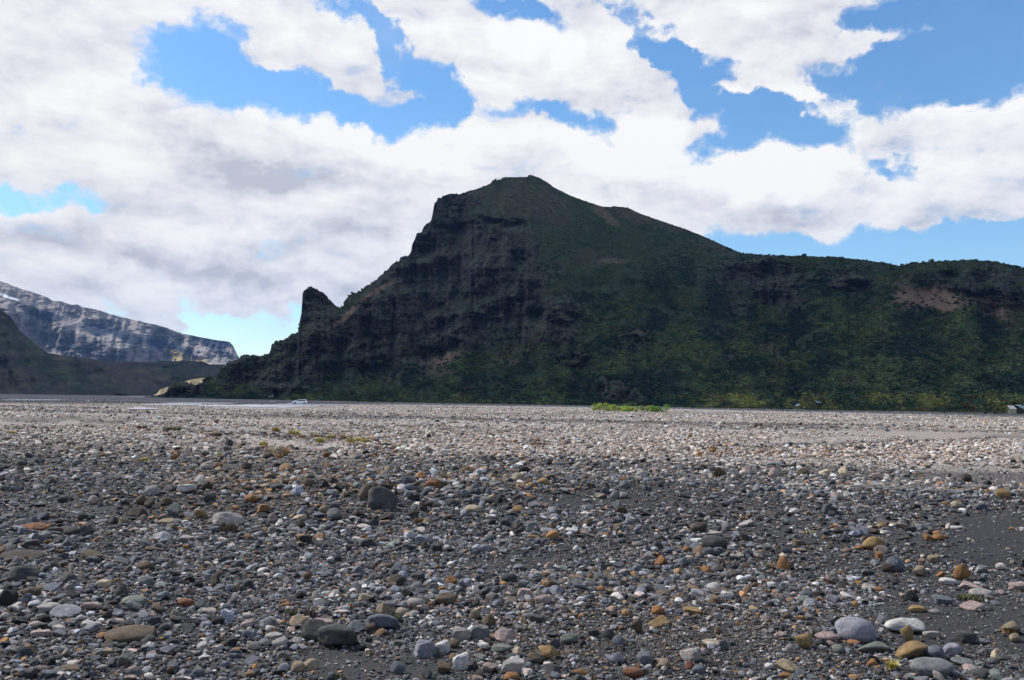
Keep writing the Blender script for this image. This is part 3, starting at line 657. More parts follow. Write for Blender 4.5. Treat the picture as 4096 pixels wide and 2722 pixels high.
def sc_zone(name, r1, r2, n, smed, ssig, smin, smax, coll, nvar, embed, seed, sandkill=.88):
    g = np.random.default_rng(seed)
    th = math.radians(33)
    r = np.sqrt(g.uniform(r1 ** 2, r2 ** 2, n)); a = g.uniform(-1, 1, n) * np.minimum(th + 5.5 / r, 1.35)
    x = np.sin(a) * r; y = np.cos(a) * r; z = gz(x, y)
    px, py = topx(np.stack([x, y, z], -1))
    sd = ells(px, py, SAND, warp=25)
    cl_ = fbm(x * .9, y * .9, o=3, s=201); cl2 = fbm(x * .2, y * .35, o=3, s=203)
    bare = smooth(.12, .38, fbm(x * .022, y * .09, o=4, s=41)) * smooth(55, 80, r) * .9
    bare = np.maximum(bare, ells(px, py, WET, warp=0))
    keep = (g.uniform(size=n) > sd * sandkill) & (g.uniform(size=n) > bare) & (g.uniform(size=n) > grassy(x, y) * 1.2) & (g.uniform(size=n) < .80 + .5 * cl_)
    size = smed * np.exp(ssig * g.normal(size=n)) * (1 + .55 * cl2 * (r < 60))
    size = size * (1 - .35 * sd)
    size = np.clip(size, smin, smax)
    x, y, z, r, px, py, size = (q[keep] for q in (x, y, z, r, px, py, size)); k = len(x)
    pale = paleness(x, y)
    c = PAL_NEAR[g.choice(len(PAL_NEAR), k, p=PROB_NEAR)]
    cp = PAL_PALE[g.choice(len(PAL_PALE), k, p=PROB_PALE)]
    rustm = ells(px, py, RUST, soft=.7); pp = np.maximum(pale * .92, ells(px, py, PALEP, soft=.8) * .5)
    c = np.where((g.uniform(size=k) < pp)[:, None], cp, c)
    rc = np.array([(.13,.085,.055),(.21,.115,.05),(.09,.065,.05),(.20,.155,.10)])[g.integers(0, 4, k)]
    c = np.where((g.uniform(size=k) < rustm * .42)[:, None], rc, c)
    c = c * (np.exp(g.normal(.14, .46, (k, 1)))) * (np.array([1.02, 1.0, .985]) + smooth(22, 40, r)[:, None] * np.array([.09, 0, -.08]))
    c = np.minimum(c, .75)
    asp = g.uniform(.62, 1.0, k); hh = np.clip(g.normal(.44, .17, k), .16, .9)
    s = np.stack([size * .5, size * .5 * asp, size * .5 * hh], -1)
    rot = np.stack([g.normal(0, .3, k), g.normal(0, .3, k), g.uniform(0, 6.28, k)], -1)
    z = z + s[:, 2] * (1 - 2 * embed) + g.uniform(0, .25, k) * s[:, 2]
    return scatter(name, np.stack([x, y, z], -1), rot, s, c, g.integers(0, nvar, k), coll)
QF = 1.0
for nm, a in {
    'gravel_near_fine': (3.0, 15, 345000, .026, .42, .012, .065, collN, 16, .22, 1),
    'gravel_near': (3.0, 16, 47000, .062, .42, .035, .17, collN, 16, .20, 2),
    'gravel_berm': (14, 30, 58000, .088, .48, .045, .28, collN, 16, .22, 3),
    'gravel_berm_fine': (14, 30, 180000, .042, .36, .02, .085, collF, 10, .22, 4),
    'gravel_middle': (29, 75, 160000, .082, .52, .04, .36, collF, 10, .25, 5),
    'gravel_far': (70, 200, 84000, .13, .52, .06, .55, collF, 10, .28, 6),
    'gravel_farthest': (190, 420, 30000, .20, .45, .1, .6, collF, 10, .30, 7)}.items():
    o = sc_zone(nm, *a); tag(o, kind='stuff')
    o.name = 'gravel'

# ------------------------------------------------------------------ stones one can tell apart
C_ = dict(grey=(.16,.165,.17), blue=(.125,.14,.165), dark=(.065,.063,.062), black=(.02,.019,.019), pale=(.36,.33,.31), white=(.50,.48,.46), pink=(.36,.27,.25), cream=(.42,.34,.24),
          tan=(.25,.195,.13), ochre=(.27,.175,.075), orange=(.28,.135,.05), rust=(.20,.085,.04), brown=(.12,.085,.055), umber=(.055,.042,.034), green=(.15,.165,.145), lav=(.24,.235,.27), red=(.20,.07,.05))
CN = dict(grey='grey', blue='blue-grey', dark='dark grey', black='blackish', pale='pale grey', white='whitish', pink='pinkish', cream='cream', tan='tan', ochre='ochre', orange='orange', rust='rust-red', brown='brown', umber='dark brown', green='green-grey', lav='lavender-grey', red='dull red')
# (crop x, crop y, width, height, colour, shape)
L_ = [(1145,400,100,45,'white','block'),(940,410,100,50,'pale','angular'),(1755,272,90,52,'ochre','round'),(1265,265,70,35,'pale','flat'),(1270,385,70,55,'umber','round'),(865,470,60,50,'brown','round'),(920,490,60,60,'umber','lumpy'),(1020,478,80,45,'brown','round'),(1230,552,70,42,'ochre','angular'),(1540,460,80,45,'orange','round'),(1170,465,32,30,'orange','block'),(840,545,110,52,'umber','angular'),(690,590,70,50,'umber','lumpy'),(760,598,60,36,'tan','flat'),(1030,603,110,36,'tan','flat'),(1060,635,60,42,'brown','round'),(1405,590,185,75,'pale','round'),(2050,555,95,62,'grey','round'),(1990,525,62,45,'tan','round'),(1668,575,45,52,'pink','angular'),(1840,572,80,32,'cream','flat'),(1845,610,90,50,'umber','angular'),(210,640,150,45,'rust','lumpy'),(120,815,240,52,'umber','flat'),(560,815,120,62,'brown','angular'),(890,875,90,50,'brown','round'),(150,935,170,85,'dark','round'),(415,955,120,62,'dark','round'),(440,1000,80,52,'lav','angular'),(635,985,85,46,'cream','flat'),(745,1030,75,62,'dark','angular'),(890,970,90,55,'grey','round'),(1320,965,80,72,'umber','lumpy'),(1445,1003,55,40,'tan','round'),(185,1045,110,62,'brown','angular'),(45,1080,110,90,'black','lumpy'),(1140,1100,100,52,'rust','round'),(820,1090,150,58,'green','flat'),(560,1120,110,52,'pink','angular'),(290,1135,130,50,'pale','flat'),(400,1160,170,52,'lav','flat'),(550,1222,80,36,'white','flat'),(255,1292,110,40,'pink','flat'),(800,1305,280,95,'brown','flat'),(710,1218,100,36,'pink','flat'),(930,1172,70,40,'pink','angular'),(340,1380,90,46,'pale','flat'),(665,1402,60,36,'tan','flat'),(1455,1388,65,32,'orange','flat'),(1515,1232,70,46,'pink','round'),(1755,1110,65,36,'orange','round'),(1940,1060,60,60,'pale','angular'),(1680,1315,100,50,'pale','flat'),(1720,1345,110,62,'pale','round'),(1940,1280,170,115,'dark','round'),(2062,1315,250,135,'dark','round'),(1835,1212,130,62,'tan','angular'),(1985,1225,110,52,'pink','block'),(430,1505,110,40,'brown','flat'),(780,1450,90,62,'green','angular'),(915,1465,45,26,'tan','flat'),(1740,1505,70,58,'lav','round'),(1830,1495,100,72,'tan','round'),(1905,1478,95,60,'tan','angular'),(300,1540,80,46,'blue','angular'),(825,1520,80,46,'blue','round'),(1885,722,55,26,'tan','flat'),(1140,755,42,26,'orange','flat'),(945,768,110,32,'brown','flat'),
 (1065,200,42,30,'orange','angular'),(380,103,42,26,'tan','flat'),(360,150,62,30,'pink','flat'),(480,148,52,26,'cream','round'),(1405,115,52,40,'dark','round'),(1320,62,80,30,'brown','round'),(1000,72,46,22,'umber','round'),(885,18,40,22,'brown','round'),(850,18,30,20,'red','round'),(1705,172,75,50,'tan','lumpy'),(1650,195,62,36,'umber','round'),(1335,255,62,36,'rust','round'),(1880,305,52,30,'rust','round'),(1895,362,80,46,'brown','round'),(1510,262,72,50,'umber','lumpy'),(1490,325,110,36,'umber','flat'),(2042,352,54,46,'umber','round'),(1220,340,92,46,'pale','angular'),(715,112,50,30,'grey','round'),(130,240,70,35,'dark','round'),(470,240,60,40,'grey','round'),(320,355,45,35,'dark','round'),(380,465,50,30,'dark','round'),(570,470,60,45,'pink','round'),(505,572,60,40,'umber','round'),(270,690,80,40,'grey','flat'),(520,660,100,60,'dark','angular'),(440,665,90,55,'dark','round')]
M_ = [(165,425,115,95,'brown','round'),(250,470,185,130,'dark','angular'),(565,370,105,62,'rust','round'),(490,330,72,46,'orange','angular'),(765,285,82,46,'ochre','angular'),(1085,335,98,64,'cream','round'),(1238,352,78,42,'ochre','round'),(1170,373,50,32,'ochre','round'),(1200,310,80,36,'brown','flat'),(1120,282,72,44,'black','round'),(270,392,100,42,'umber','flat'),(420,315,80,42,'brown','round'),(410,392,88,46,'blue','flat'),(690,358,66,30,'pale','flat'),(805,522,98,48,'cream','round'),(1090,522,82,42,'ochre','round'),(495,510,70,60,'umber','lumpy'),(435,560,80,50,'umber','angular'),(100,552,70,40,'umber','round'),(530,598,62,42,'tan','angular'),(1525,600,88,46,'brown','round'),(1722,525,70,40,'brown','angular'),(895,465,82,38,'green','round'),(752,425,66,46,'blue','round'),(820,395,50,46,'blue','round'),(905,415,42,42,'blue','round'),(680,482,90,44,'dark','round'),(1840,320,76,62,'pale','angular'),(1745,370,70,46,'grey','round'),(1595,440,60,32,'tan','flat'),(1680,435,60,42,'grey','round'),(1732,435,52,32,'white','flat'),(60,630,72,28,'pink','flat'),(240,715,72,30,'brown','flat'),(235,682,62,38,'pink','angular'),(535,705,52,50,'pale','block'),(690,705,46,40,'pink','angular'),(1010,722,82,36,'grey','round'),(870,765,112,48,'lav','flat'),(928,787,52,22,'cream','flat'),(510,745,52,42,'brown','round'),(660,765,52,36,'grey','round'),(300,872,60,42,'brown','round'),(1280,875,72,46,'pink','angular'),(1340,925,70,38,'green','round'),(1250,927,70,38,'brown','round'),(1560,900,72,42,'brown','round'),(1525,940,40,40,'orange','round'),(1590,1010,62,38,'orange','round'),(1295,990,90,56,'brown','lumpy'),(1960,840,86,62,'orange','angular'),(1855,955,50,46,'ochre','round'),(1860,1010,52,26,'pink','flat'),(675,960,76,52,'orange','angular'),(340,965,105,72,'umber','round'),(465,995,86,52,'blue','round'),(150,1070,90,52,'cream','flat'),(640,1080,145,80,'brown','lumpy'),(550,1108,46,38,'orange','round'),(460,1102,112,62,'pale','round'),(270,1140,112,82,'tan','angular'),(370,1148,66,42,'cream','round'),(250,1225,195,95,'blue','angular'),(195,1195,52,36,'pink','angular'),(100,1247,120,62,'blue','flat'),(20,1310,110,82,'grey','round'),(365,1340,80,42,'green','angular'),(515,1385,125,98,'lav','block'),(625,1375,98,68,'white','block'),(692,1350,70,52,'brown','round'),(685,1430,48,42,'ochre','round'),(735,1465,95,90,'white','block'),(740,1290,122,84,'pale','block'),(850,1285,112,88,'grey','block'),(1000,1300,122,82,'pink','angular'),(905,1215,82,80,'brown','lumpy'),(820,1170,70,56,'tan','round'),(1235,1080,112,66,'pink','angular'),(1120,1042,92,62,'pink','block'),(1030,950,102,62,'dark','round'),(1090,1400,72,62,'cream','angular'),(1180,1440,110,70,'brown','lumpy'),(1270,1410,120,84,'ochre','lumpy'),(1055,1495,145,85,'pale','block'),(1290,1512,100,64,'dark','angular'),(1045,1552,100,54,'orange','round'),(980,1380,130,52,'green','flat'),(870,1355,76,32,'white','flat'),(1200,1195,90,48,'dark','block'),(1395,1320,112,62,'green','round'),(1955,1215,142,74,'ochre','angular'),(1945,1142,82,52,'orange','round'),(1810,1245,82,84,'brown','angular'),(1475,1530,100,48,'orange','round'),(1795,1532,125,64,'rust','round'),(1735,1505,62,54,'pink','angular'),(1980,1480,92,58,'tan','round'),(1860,1440,92,72,'blue','block'),(1690,1440,92,64,'lav','angular'),(1820,1482,72,30,'white','flat'),(630,1500,82,64,'brown','block'),(345,1500,92,72,'blue','round'),(912,1500,92,62,'pink','angular'),(1640,1290,90,60,'dark','angular'),(1545,1285,70,50,'dark','block'),(1700,1330,70,60,'blue','round'),(1310,1350,70,60,'dark','round'),(1140,1180,60,40,'grey','round')]
R_ = [(195,732,155,68,'dark','round'),(395,607,92,42,'pale','flat'),(245,604,76,22,'white','flat'),(195,672,82,26,'pale','flat'),(100,640,92,62,'umber','round'),(1178,738,132,70,'ochre','round'),(1082,755,62,28,'orange','flat'),(1210,810,40,42,'orange','block'),(715,728,90,34,'brown','flat'),(725,772,70,20,'tan','flat'),(905,748,46,36,'tan','angular'),(620,858,72,78,'orange','angular'),(145,892,72,42,'orange','round'),(250,868,42,32,'brown','round'),(25,770,40,32,'orange','round'),(1715,920,86,84,'orange','round'),(1585,922,50,32,'orange','flat'),(1568,696,66,36,'orange','round'),(1558,668,42,22,'orange','flat'),(1972,432,92,48,'ochre','round'),(1680,492,62,32,'cream','round'),(1740,332,70,42,'umber','round'),(1000,297,82,64,'cream','angular'),(870,300,62,32,'cream','block'),(1190,322,70,42,'pink','angular'),(565,302,70,52,'pink','round'),(400,287,70,48,'pink','angular'),(740,297,72,42,'brown','round'),(960,360,42,32,'pink','round'),(1685,633,76,20,'white','flat'),(1300,865,105,74,'blue','angular'),(1255,887,72,48,'umber','round'),(1545,832,76,38,'tan','flat'),(1455,900,76,48,'tan','round'),(1630,965,100,36,'white','flat'),(1770,1000,132,46,'pink','flat'),(1825,1038,132,48,'pale','round'),(2060,1003,88,42,'pink','flat'),(1775,1122,122,42,'pink','block'),(1440,1136,96,36,'ochre','flat'),(1550,1148,72,28,'pale','angular'),(1150,1000,86,38,'pale','flat'),(1060,1278,225,130,'lav','round'),(1365,1247,205,92,'white','round'),(1375,1297,72,80,'ochre','angular'),(1155,1372,185,66,'green','angular'),(1378,1397,212,84,'ochre','round'),(1530,1512,225,115,'grey','round'),(1545,1410,120,72,'blue','round'),(1655,1395,100,66,'lav','flat'),(1745,1320,110,62,'dark','block'),(1835,1332,82,38,'grey','flat'),(1530,1298,92,40,'pale','flat'),(2020,1255,112,62,'tan','lumpy'),(2037,1316,70,44,'tan','round'),(1935,1422,82,54,'cream','angular'),(1780,1500,105,34,'pink','flat'),(1820,1532,132,50,'dark','round'),(1720,1465,122,38,'grey','flat'),(738,1338,114,86,'ochre','angular'),(890,1305,132,56,'pink','angular'),(660,1377,62,50,'pale','angular'),(1050,1345,72,28,'orange','flat'),(1165,1472,62,48,'orange','round'),(635,1545,76,38,'orange','round'),(640,1495,142,62,'tan','flat'),(45,1480,56,42,'red','angular'),(180,1342,112,42,'cream','round'),(50,1420,122,74,'pale','block'),(100,1512,82,54,'blue','round'),(192,1000,92,54,'white','round'),(195,972,62,28,'orange','flat'),(65,1148,122,36,'ochre','flat'),(640,1180,62,42,'brown','round'),(725,1187,52,22,'orange','flat'),(328,1092,32,28,'tan','round'),(790,1100,92,52,'lav','angular'),(515,1026,48,22,'orange','flat'),(952,652,54,30,'brown','round'),(935,628,56,22,'rust','flat'),(885,648,42,26,'blue','round'),(1225,622,52,28,'ochre','round'),(1320,620,70,22,'tan','flat'),(1245,662,62,22,'white','flat'),(180,162,46,26,'ochre','round'),(238,188,32,22,'orange','round'),(45,72,32,22,'ochre','round'),(1210,1200,60,50,'lav','angular'),(250,1355,60,60,'grey','angular'),(960,1385,80,50,'green','round'),(850,1340,70,50,'dark','round'),(990,985,70,40,'umber','angular'),(1600,1085,90,50,'blue','block'),(1400,1060,90,60,'black','lumpy'),(1740,1310,0,0,'dark','round')]
stones = []
for lst, ox in ((L_, 0), (M_, 1365), (R_, 2730)):
    for (cx_, cy_, w, h, c, s) in lst:
        if w: stones.append([ox + cx_ * .652, 1700 + cy_ * .652, w * .652, h * .652, c, s])
SM = {}
for st in ('round', 'angular', 'flat', 'lumpy', 'block'):
    SM[st] = []
    for i in range(5):
        me = stone_mesh('stone_' + st, 500 + i * 7 + len(st), 3, st); me.materials.append(matH); SM[st].append(me)
big = [stone_mesh('boulder', 640 + i, 4, s) for i, s in enumerate(('round', 'angular', 'flat', 'round', 'lumpy', 'angular'))]
for me in big: me.materials.append(matH)
# landmarks other stones are found by: index in the list -> name
LM = {}
def near_idx(px, py):
    return min(range(len(stones)), key=lambda i: (stones[i][0] - px) ** 2 + (stones[i][1] - py) ** 2)
for px, py, nm in [(1344,2557,'dark boulder pair'),(917,2085,'pale boulder'),(522,2551,'large flat brown slab'),(1528,2006,'dark grey boulder on the berm'),(2072,1918,'round cream cobble'),(1528,2499,'blue-grey angular boulder'),(1772,2596,'white block'),(2193,2620,'ochre twin-lump stone'),
        (2053,2675,'pale square block'),(2640,2492,'ochre boulder'),(3498,2181,'rounded ochre boulder'),(3421,2533,'lavender-grey boulder'),(3620,2513,'whitish boulder'),(3628,2611,'cracked ochre boulder'),(3727,2686,'large grey boulder'),(3848,2300,'orange ball of rock'),(2857,2177,'smooth dark flat boulder'),
        (3134,2259,'orange angular rock'),(1144,1877,'round ochre cobble'),(747,1961,'white flat-topped block'),(98,2309,'rounded dark boulder'),(30,2404,'blackish lump'),(4015,1981,'lone ochre cobble'),(3382,1893,'pale cream cobble above the driftwood'),(2643,2247,'spiky orange stone'),(535,2410,'green-grey slab'),(1733,1941,'rust-red cobble'),(1782,2404,'brown porous lump'),(3887,2431,'pink brick-shaped stone'),(2564,1908,'pale angular cobble'),(137,2117,'flat rust-red clump'),(78,2231,'long flat dark brown slab'),(1890,2040,'cream cobble'),(2359,2091,'lone brown cobble'),(860,1741,'brown hump')]:
    LM.setdefault(near_idx(px, py), nm)
def place_stone(px, py, w, h, colname, style, seed, sub=None):
    base = ground_hit(np.array(px), np.array(py + h * .42))
    dist = float(np.linalg.norm(base - np.array([0, 0, CAMH])))
    W = w * dist / F; H = h * dist / F
    dep = math.asin(min(.6, (CAMH - base[2]) / dist))
    depth = W * random.Random(seed).uniform(.62, .85)
    if style == 'flat': depth = W * .8
    hz = max(H * 1.0 - depth * math.sin(dep) * .6, .4 * H) * 1.3
    if w > 95: me = big[seed % 6] if style in ('round', 'flat') and w > 125 else big[1 if seed % 2 else 5]
    else: me = SM[style][seed % 5]
    if w > 95 and style == 'block': me = SM['block'][seed % 5]
    if w > 95 and style == 'lumpy': me = big[4]
    o = bpy.data.objects.new('stone', me); COL.objects.link(o)
    R_g = random.Random(seed * 3 + 1)
    o.scale = (W / 2, depth / 2, hz / 2)
    o.rotation_euler = (R_g.gauss(0, .08), R_g.gauss(0, .08), R_g.gauss(0, .35) + (math.pi if R_g.random() < .5 else 0))
    y_ = base[1] + depth * .35; x_ = base[0] * (y_ / base[1])
    o.location = (x_, y_, float(gz(x_, y_)) + hz * .5 * .70)
    c = np.array(C_[colname]) * R_g.uniform(.85, 1.15)
    o.color = (*c, 1)
    return o
SHN = dict(round='rounded', angular='angular', flat='flat', lumpy='rough lumpy', block='blocky')
used_labels = set()
def rel(px, py, j):
    lx, ly = stones[j][0], stones[j][1]; dx, dy = px - lx, (py - ly) * 1.8
    if abs(dx) > abs(dy): side = 'right' if dx > 0 else 'left'; word = ('just %s of', 'a little %s of', 'well %s of')
    else: side = 'in front of' if dy > 0 else 'behind'; word = ('just %s', 'a little %s', 'some way %s')
    dd = math.hypot(dx, dy); k_ = 0 if dd < 150 else (1 if dd < 330 else 2)
    return word[k_] % side
def make_label(px, py, w, c, s, own=None):
    if own:
        cand = {'dark boulder pair': 'larger dark grey boulder of the leaning pair at the bottom left'}.get(own)
        return cand or ('%s, one of the most noticeable stones on the %s' % (own, 'cobble berm' if py < 2080 else 'gravel in front'))
    sz = 'tiny' if w < 28 else 'small' if w < 45 else 'medium' if w < 75 else 'large' if w < 120 else 'very large'
    order = sorted(LM, key=lambda j: (stones[j][0] - px) ** 2 + 3 * (stones[j][1] - py) ** 2)
    for j in order[:8]:
        if abs(stones[j][0] - px) + abs(stones[j][1] - py) < 4: continue
        lab = '%s %s %s stone %s the %s' % (sz, CN[c], SHN[s], rel(px, py, j), LM[j])
        if lab not in used_labels: return lab
    lab0 = lab
    return lab0.replace(' stone ', ' stone resting ')
# fill up to three hundred with mid-sized cobbles in the gaps
rf = random.Random(99)
while len(stones) < 300:
    px = rf.uniform(20, 4080); py = rf.choice([rf.uniform(1950, 2250), rf.uniform(2200, 2700), rf.uniform(2300, 2700)])
    w = rf.uniform(48, 80) * (.7 + .5 * (py - 1900) / 800)
    if any(abs(px - s_[0]) < (w + s_[2]) * .6 and abs(py - s_[1]) < (w * .5 + s_[3]) * .6 for s_ in stones): continue
    if ells(np.array([px]), np.array([py]), SAND)[0] > .5: continue
    stones.append([px, py, w, w * rf.uniform(.42, .62), rf.choice(['grey', 'blue', 'grey', 'dark', 'blue', 'lav', 'pale', 'green', 'brown', 'pink']), rf.choice(['round', 'flat', 'angular', 'angular', 'flat', 'block'])])
for i, (px, py, w, h, c, s) in enumerate(stones):
    o = place_stone(px, py, w, h, c, s, i)
    lab = make_label(px, py, w, c, s, LM.get(i)); used_labels.add(lab)
    tag(o, lab, 'boulder' if w > 100 else 'stone', 'stones lying on the gravel plain')

# ------------------------------------------------------------------ river sheets
def patch(name, pts, z, mat):
    g = []
    for (x, y) in pts:
        d = pdir(np.array(float(x)), np.array(float(y))); tt = (CAMH - z) / -d[2]; g.append((d[0] * tt, d[1] * tt, z))
    bm = bmesh.new(); vs_ = [bm.verts.new(q) for q in g]; bm.faces.new(vs_); bmesh.ops.recalc_face_normals(bm, faces=bm.faces)
    if bm.faces[:][0].normal.z < 0: bmesh.ops.reverse_faces(bm, faces=bm.faces)
    me = bpy.data.meshes.new(name); bm.to_mesh(me); bm.free()
    return obj(name, me, mat)
mw, t, p = material('silty_water', .22, .5)
geo = N(t, 'ShaderNodeNewGeometry'); mp_ = N(t, 'ShaderNodeMapping'); mp_.inputs['Scale'].default_value = (.15, .6, 1); t.links.new(geo.outputs[0], mp_.inputs[0])
nn = noise(t, mp_.outputs[0], 1.0, 6, .6)
t.links.new(mixc(t, ramp(t, nn.outputs[0], [(.4, 0), (.65, 1)]), (.30, .29, .30), (.46, .44, .45)), p.inputs['Base Color']); bump(t, p, nn.outputs[0], .4, .08)
def band(x0, x1, yc, hw, n=14, s=0, slope=0.0):
    xs = np.linspace(x0, x1, n); e = np.sin(np.linspace(0, math.pi, n)) ** .45
    up = [(x, yc + slope * (x - x0) - hw * a * (1 + .35 * float(vnoise(np.array([x / 40.]), np.array([1.]), s=s)[0]))) for x, a in zip(xs, e)]
    dn = [(x, yc + slope * (x - x0) + hw * a * (1 + .35 * float(vnoise(np.array([x / 33.]), np.array([7.]), s=s)[0])) + .3) for x, a in zip(xs[::-1], e[::-1])]
    return up + dn
for i, bnd in enumerate([band(640, 950, 1612, 2.0, s=1, slope=.006), band(780, 1000, 1622, 3.2, s=2, slope=.012), band(930, 1290, 1624, 6.0, s=3, slope=.004), band(500, 640, 1634, 3.4, s=4), band(0, 270, 1600, 2.0, s=5), band(560, 820, 1618, 2.2, s=6), band(1150, 1400, 1619, 2.6, s=7, slope=.01)]):
    struct(patch('river', bnd, .05 + .004 * i, mw))

# ------------------------------------------------------------------ scrub on the slopes
def leafy(name, n, leaf, seed, mat, flat=.75, spiky=0.0):
    g = np.random.default_rng(seed)
    cl_n = 9; cc = g.normal(size=(cl_n, 3)); cc /= np.linalg.norm(cc, axis=1, keepdims=True); cc *= g.uniform(.25, .65, (cl_n, 1)); cc[:, 2] = np.abs(cc[:, 2]) * flat + .15
    k_ = g.integers(0, cl_n, n); d = g.normal(size=(n, 3)); d /= np.linalg.norm(d, axis=1, keepdims=True)
    ctr = cc[k_] + d * g.uniform(.22, .42, (n, 1)); ctr[:, 2] = np.maximum(ctr[:, 2], .02)
    ax = g.normal(size=(n, 3)); ax /= np.linalg.norm(ax, axis=1, keepdims=True)
    nor = d + .6 * g.normal(size=(n, 3)); a = np.cross(nor, ax); a /= np.linalg.norm(a, axis=1, keepdims=True)
    b = np.cross(nor, a); b /= np.linalg.norm(b, axis=1, keepdims=True)
    s_ = leaf * g.uniform(.6, 1.3, (n, 1))
    V = np.stack([ctr - a * s_, ctr + b * s_ * .6, ctr + a * s_, ctr - b * s_ * .6], 1).reshape(-1, 3)
    me = make_mesh(name, V, np.arange(n * 4).reshape(-1, 4), False); me.materials.append(mat); return me
def leaf_mat(name, src=None, a=(.03, .05, .02), b=(.06, .08, .03)):
    m, t, p = material(name, .7, .2)
    geo = N(t, 'ShaderNodeNewGeometry')
    if src:
        at = N(t, 'ShaderNodeAttribute', attribute_name='col', attribute_type='INSTANCER')
        c = mixc(t, 1.0, at.outputs['Color'], ramp(t, geo.outputs['Random Per Island'], [(0, .6), (1, 1.4)]), 'MULTIPLY')
    else: c = mixc(t, geo.outputs['Random Per Island'], a, b)
    t.links.new(c, p.inputs['Base Color'])
    return m
scm = leaf_mat('scrub_leaves', 'I')
cs_ = bpy.data.collections.new('scrub_variants')
for i in range(6):
    o = bpy.data.objects.new('s%d' % i, leafy('scrub_crown', 110, .24, 700 + i, scm)); cs_.objects.link(o)
fr = 300
wv = (1 - np.clip(ells(MPX[:fr], MPY[:fr], ROCK, warp=22) * 1.25, 0, 1)) * (1 - 1.0 * ells(MPX[:fr], MPY[:fr], TAN, soft=.5, warp=9)) * (1 - .75 * ells(MPX[:fr], MPY[:fr], BRN, warp=25))
wv = wv * (.22 + .78 * smooth(960, 1120, MPY[:fr] + .0 * MPX[:fr] + 60 * fbm(MPX[:fr] / 90, MPY[:fr] / 60, o=3, s=211)))
wv = np.clip(wv, 0, None)
wv = wv * smooth(-.35, .15, fbm(MPX[:fr] / 50, MPY[:fr] / 34, o=4, s=213)) + .03
wv[:2] = 0
dpy = np.abs(np.gradient(MPY[:fr], axis=0)); wv = wv * dpy * (MPX[:fr] < 4400) * (MPX[:fr] > 640)
g = np.random.default_rng(17); NS = 42000
pk = g.choice(wv.size, NS, p=(wv / wv.sum()).ravel()); ii, jj = np.unravel_index(pk, wv.shape)
i2 = np.clip(ii + 1, 0, fr - 1); j2 = np.clip(jj + 1, 0, nC - 1); ua, ub = g.uniform(size=(2, NS, 1))
Pt = MP[ii, jj] + (MP[i2, jj] - MP[ii, jj]) * ua + (MP[ii, j2] - MP[ii, jj]) * ub
ppx = MPX[ii, jj]; ppy = MPY[ii, jj]
sz = np.exp(g.normal(0, .28, NS)) * (1.0 + 1.0 * smooth(1000, 1350, ppy)) * (.75 + .35 * (ppx > 2900))
sz = np.clip(sz, .5, 3.4)
toneb = fbm(ppx / 110, ppy / 70, o=4, s=215); tones = fbm(ppx / 22, ppy / 16, o=3, s=217)
ca = np.array([.012, .036, .019]); cb = np.array([.125, .16, .048]); cc = np.array([.075, .060, .030])
w_ = np.clip(.45 + toneb * 1.5 + tones * .8 + g.normal(0, .15, NS), 0, 1)[:, None]
colr = ca * (1 - w_) + cb * w_
colr = np.where((g.uniform(size=NS) < .06 + .1 * (toneb > .2))[:, None], cc * g.uniform(.7, 1.2, (NS, 1)), colr)
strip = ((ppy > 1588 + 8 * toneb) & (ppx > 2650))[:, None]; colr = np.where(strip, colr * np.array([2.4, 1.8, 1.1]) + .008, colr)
# low plants run out from the foot of the slope over the shore
nf_ = 14000; rr = np.sqrt(g.uniform(300 ** 2, 560 ** 2, nf_)); aa = g.uniform(math.radians(-11), math.radians(32), nf_)
fx, fy = np.sin(aa) * rr, np.cos(aa) * rr; kp = g.uniform(size=nf_) < grassy(fx, fy) * smooth(-.3, .3, fbm(fx * .03, fy * .03, o=3, s=221)); fx, fy = fx[kp], fy[kp]; nk = len(fx)
Pt = np.vstack([Pt, np.stack([fx, fy, gz(fx, fy)], -1)]); sz = np.concatenate([sz, np.clip(np.exp(g.normal(-.75, .4, nk)), .2, 1.3)])
gc = np.where((g.uniform(size=nk) < .5)[:, None], np.array([.13, .12, .045]), np.array([.06, .085, .03])) * g.uniform(.6, 1.3, (nk, 1)); colr = np.vstack([colr, gc])
bxy = topx(Pt); clear = np.zeros(len(Pt), bool)
for (qx, qy, wx, wy) in ((3192, 1622, 22, 16), (3285, 1616, 26, 9), (3192, 1640, 22, 12), (3285, 1632, 22, 6), (4050, 1648, 26, 22), (1092, 1586, 30, 14)): clear |= (np.abs(bxy[0] - qx) < wx) & (np.abs(bxy[1] - qy) < wy)
Pt, sz, colr = Pt[~clear], sz[~clear], colr[~clear]; NS = len(Pt)
tag(scatter('birch_scrub', Pt, np.stack([g.normal(0, .1, NS), g.normal(0, .1, NS), g.uniform(0, 6.28, NS)], -1), np.stack([sz * 1.15, sz * 1.15, sz * .95], -1), colr, g.integers(0, 6, NS), cs_), kind='stuff')

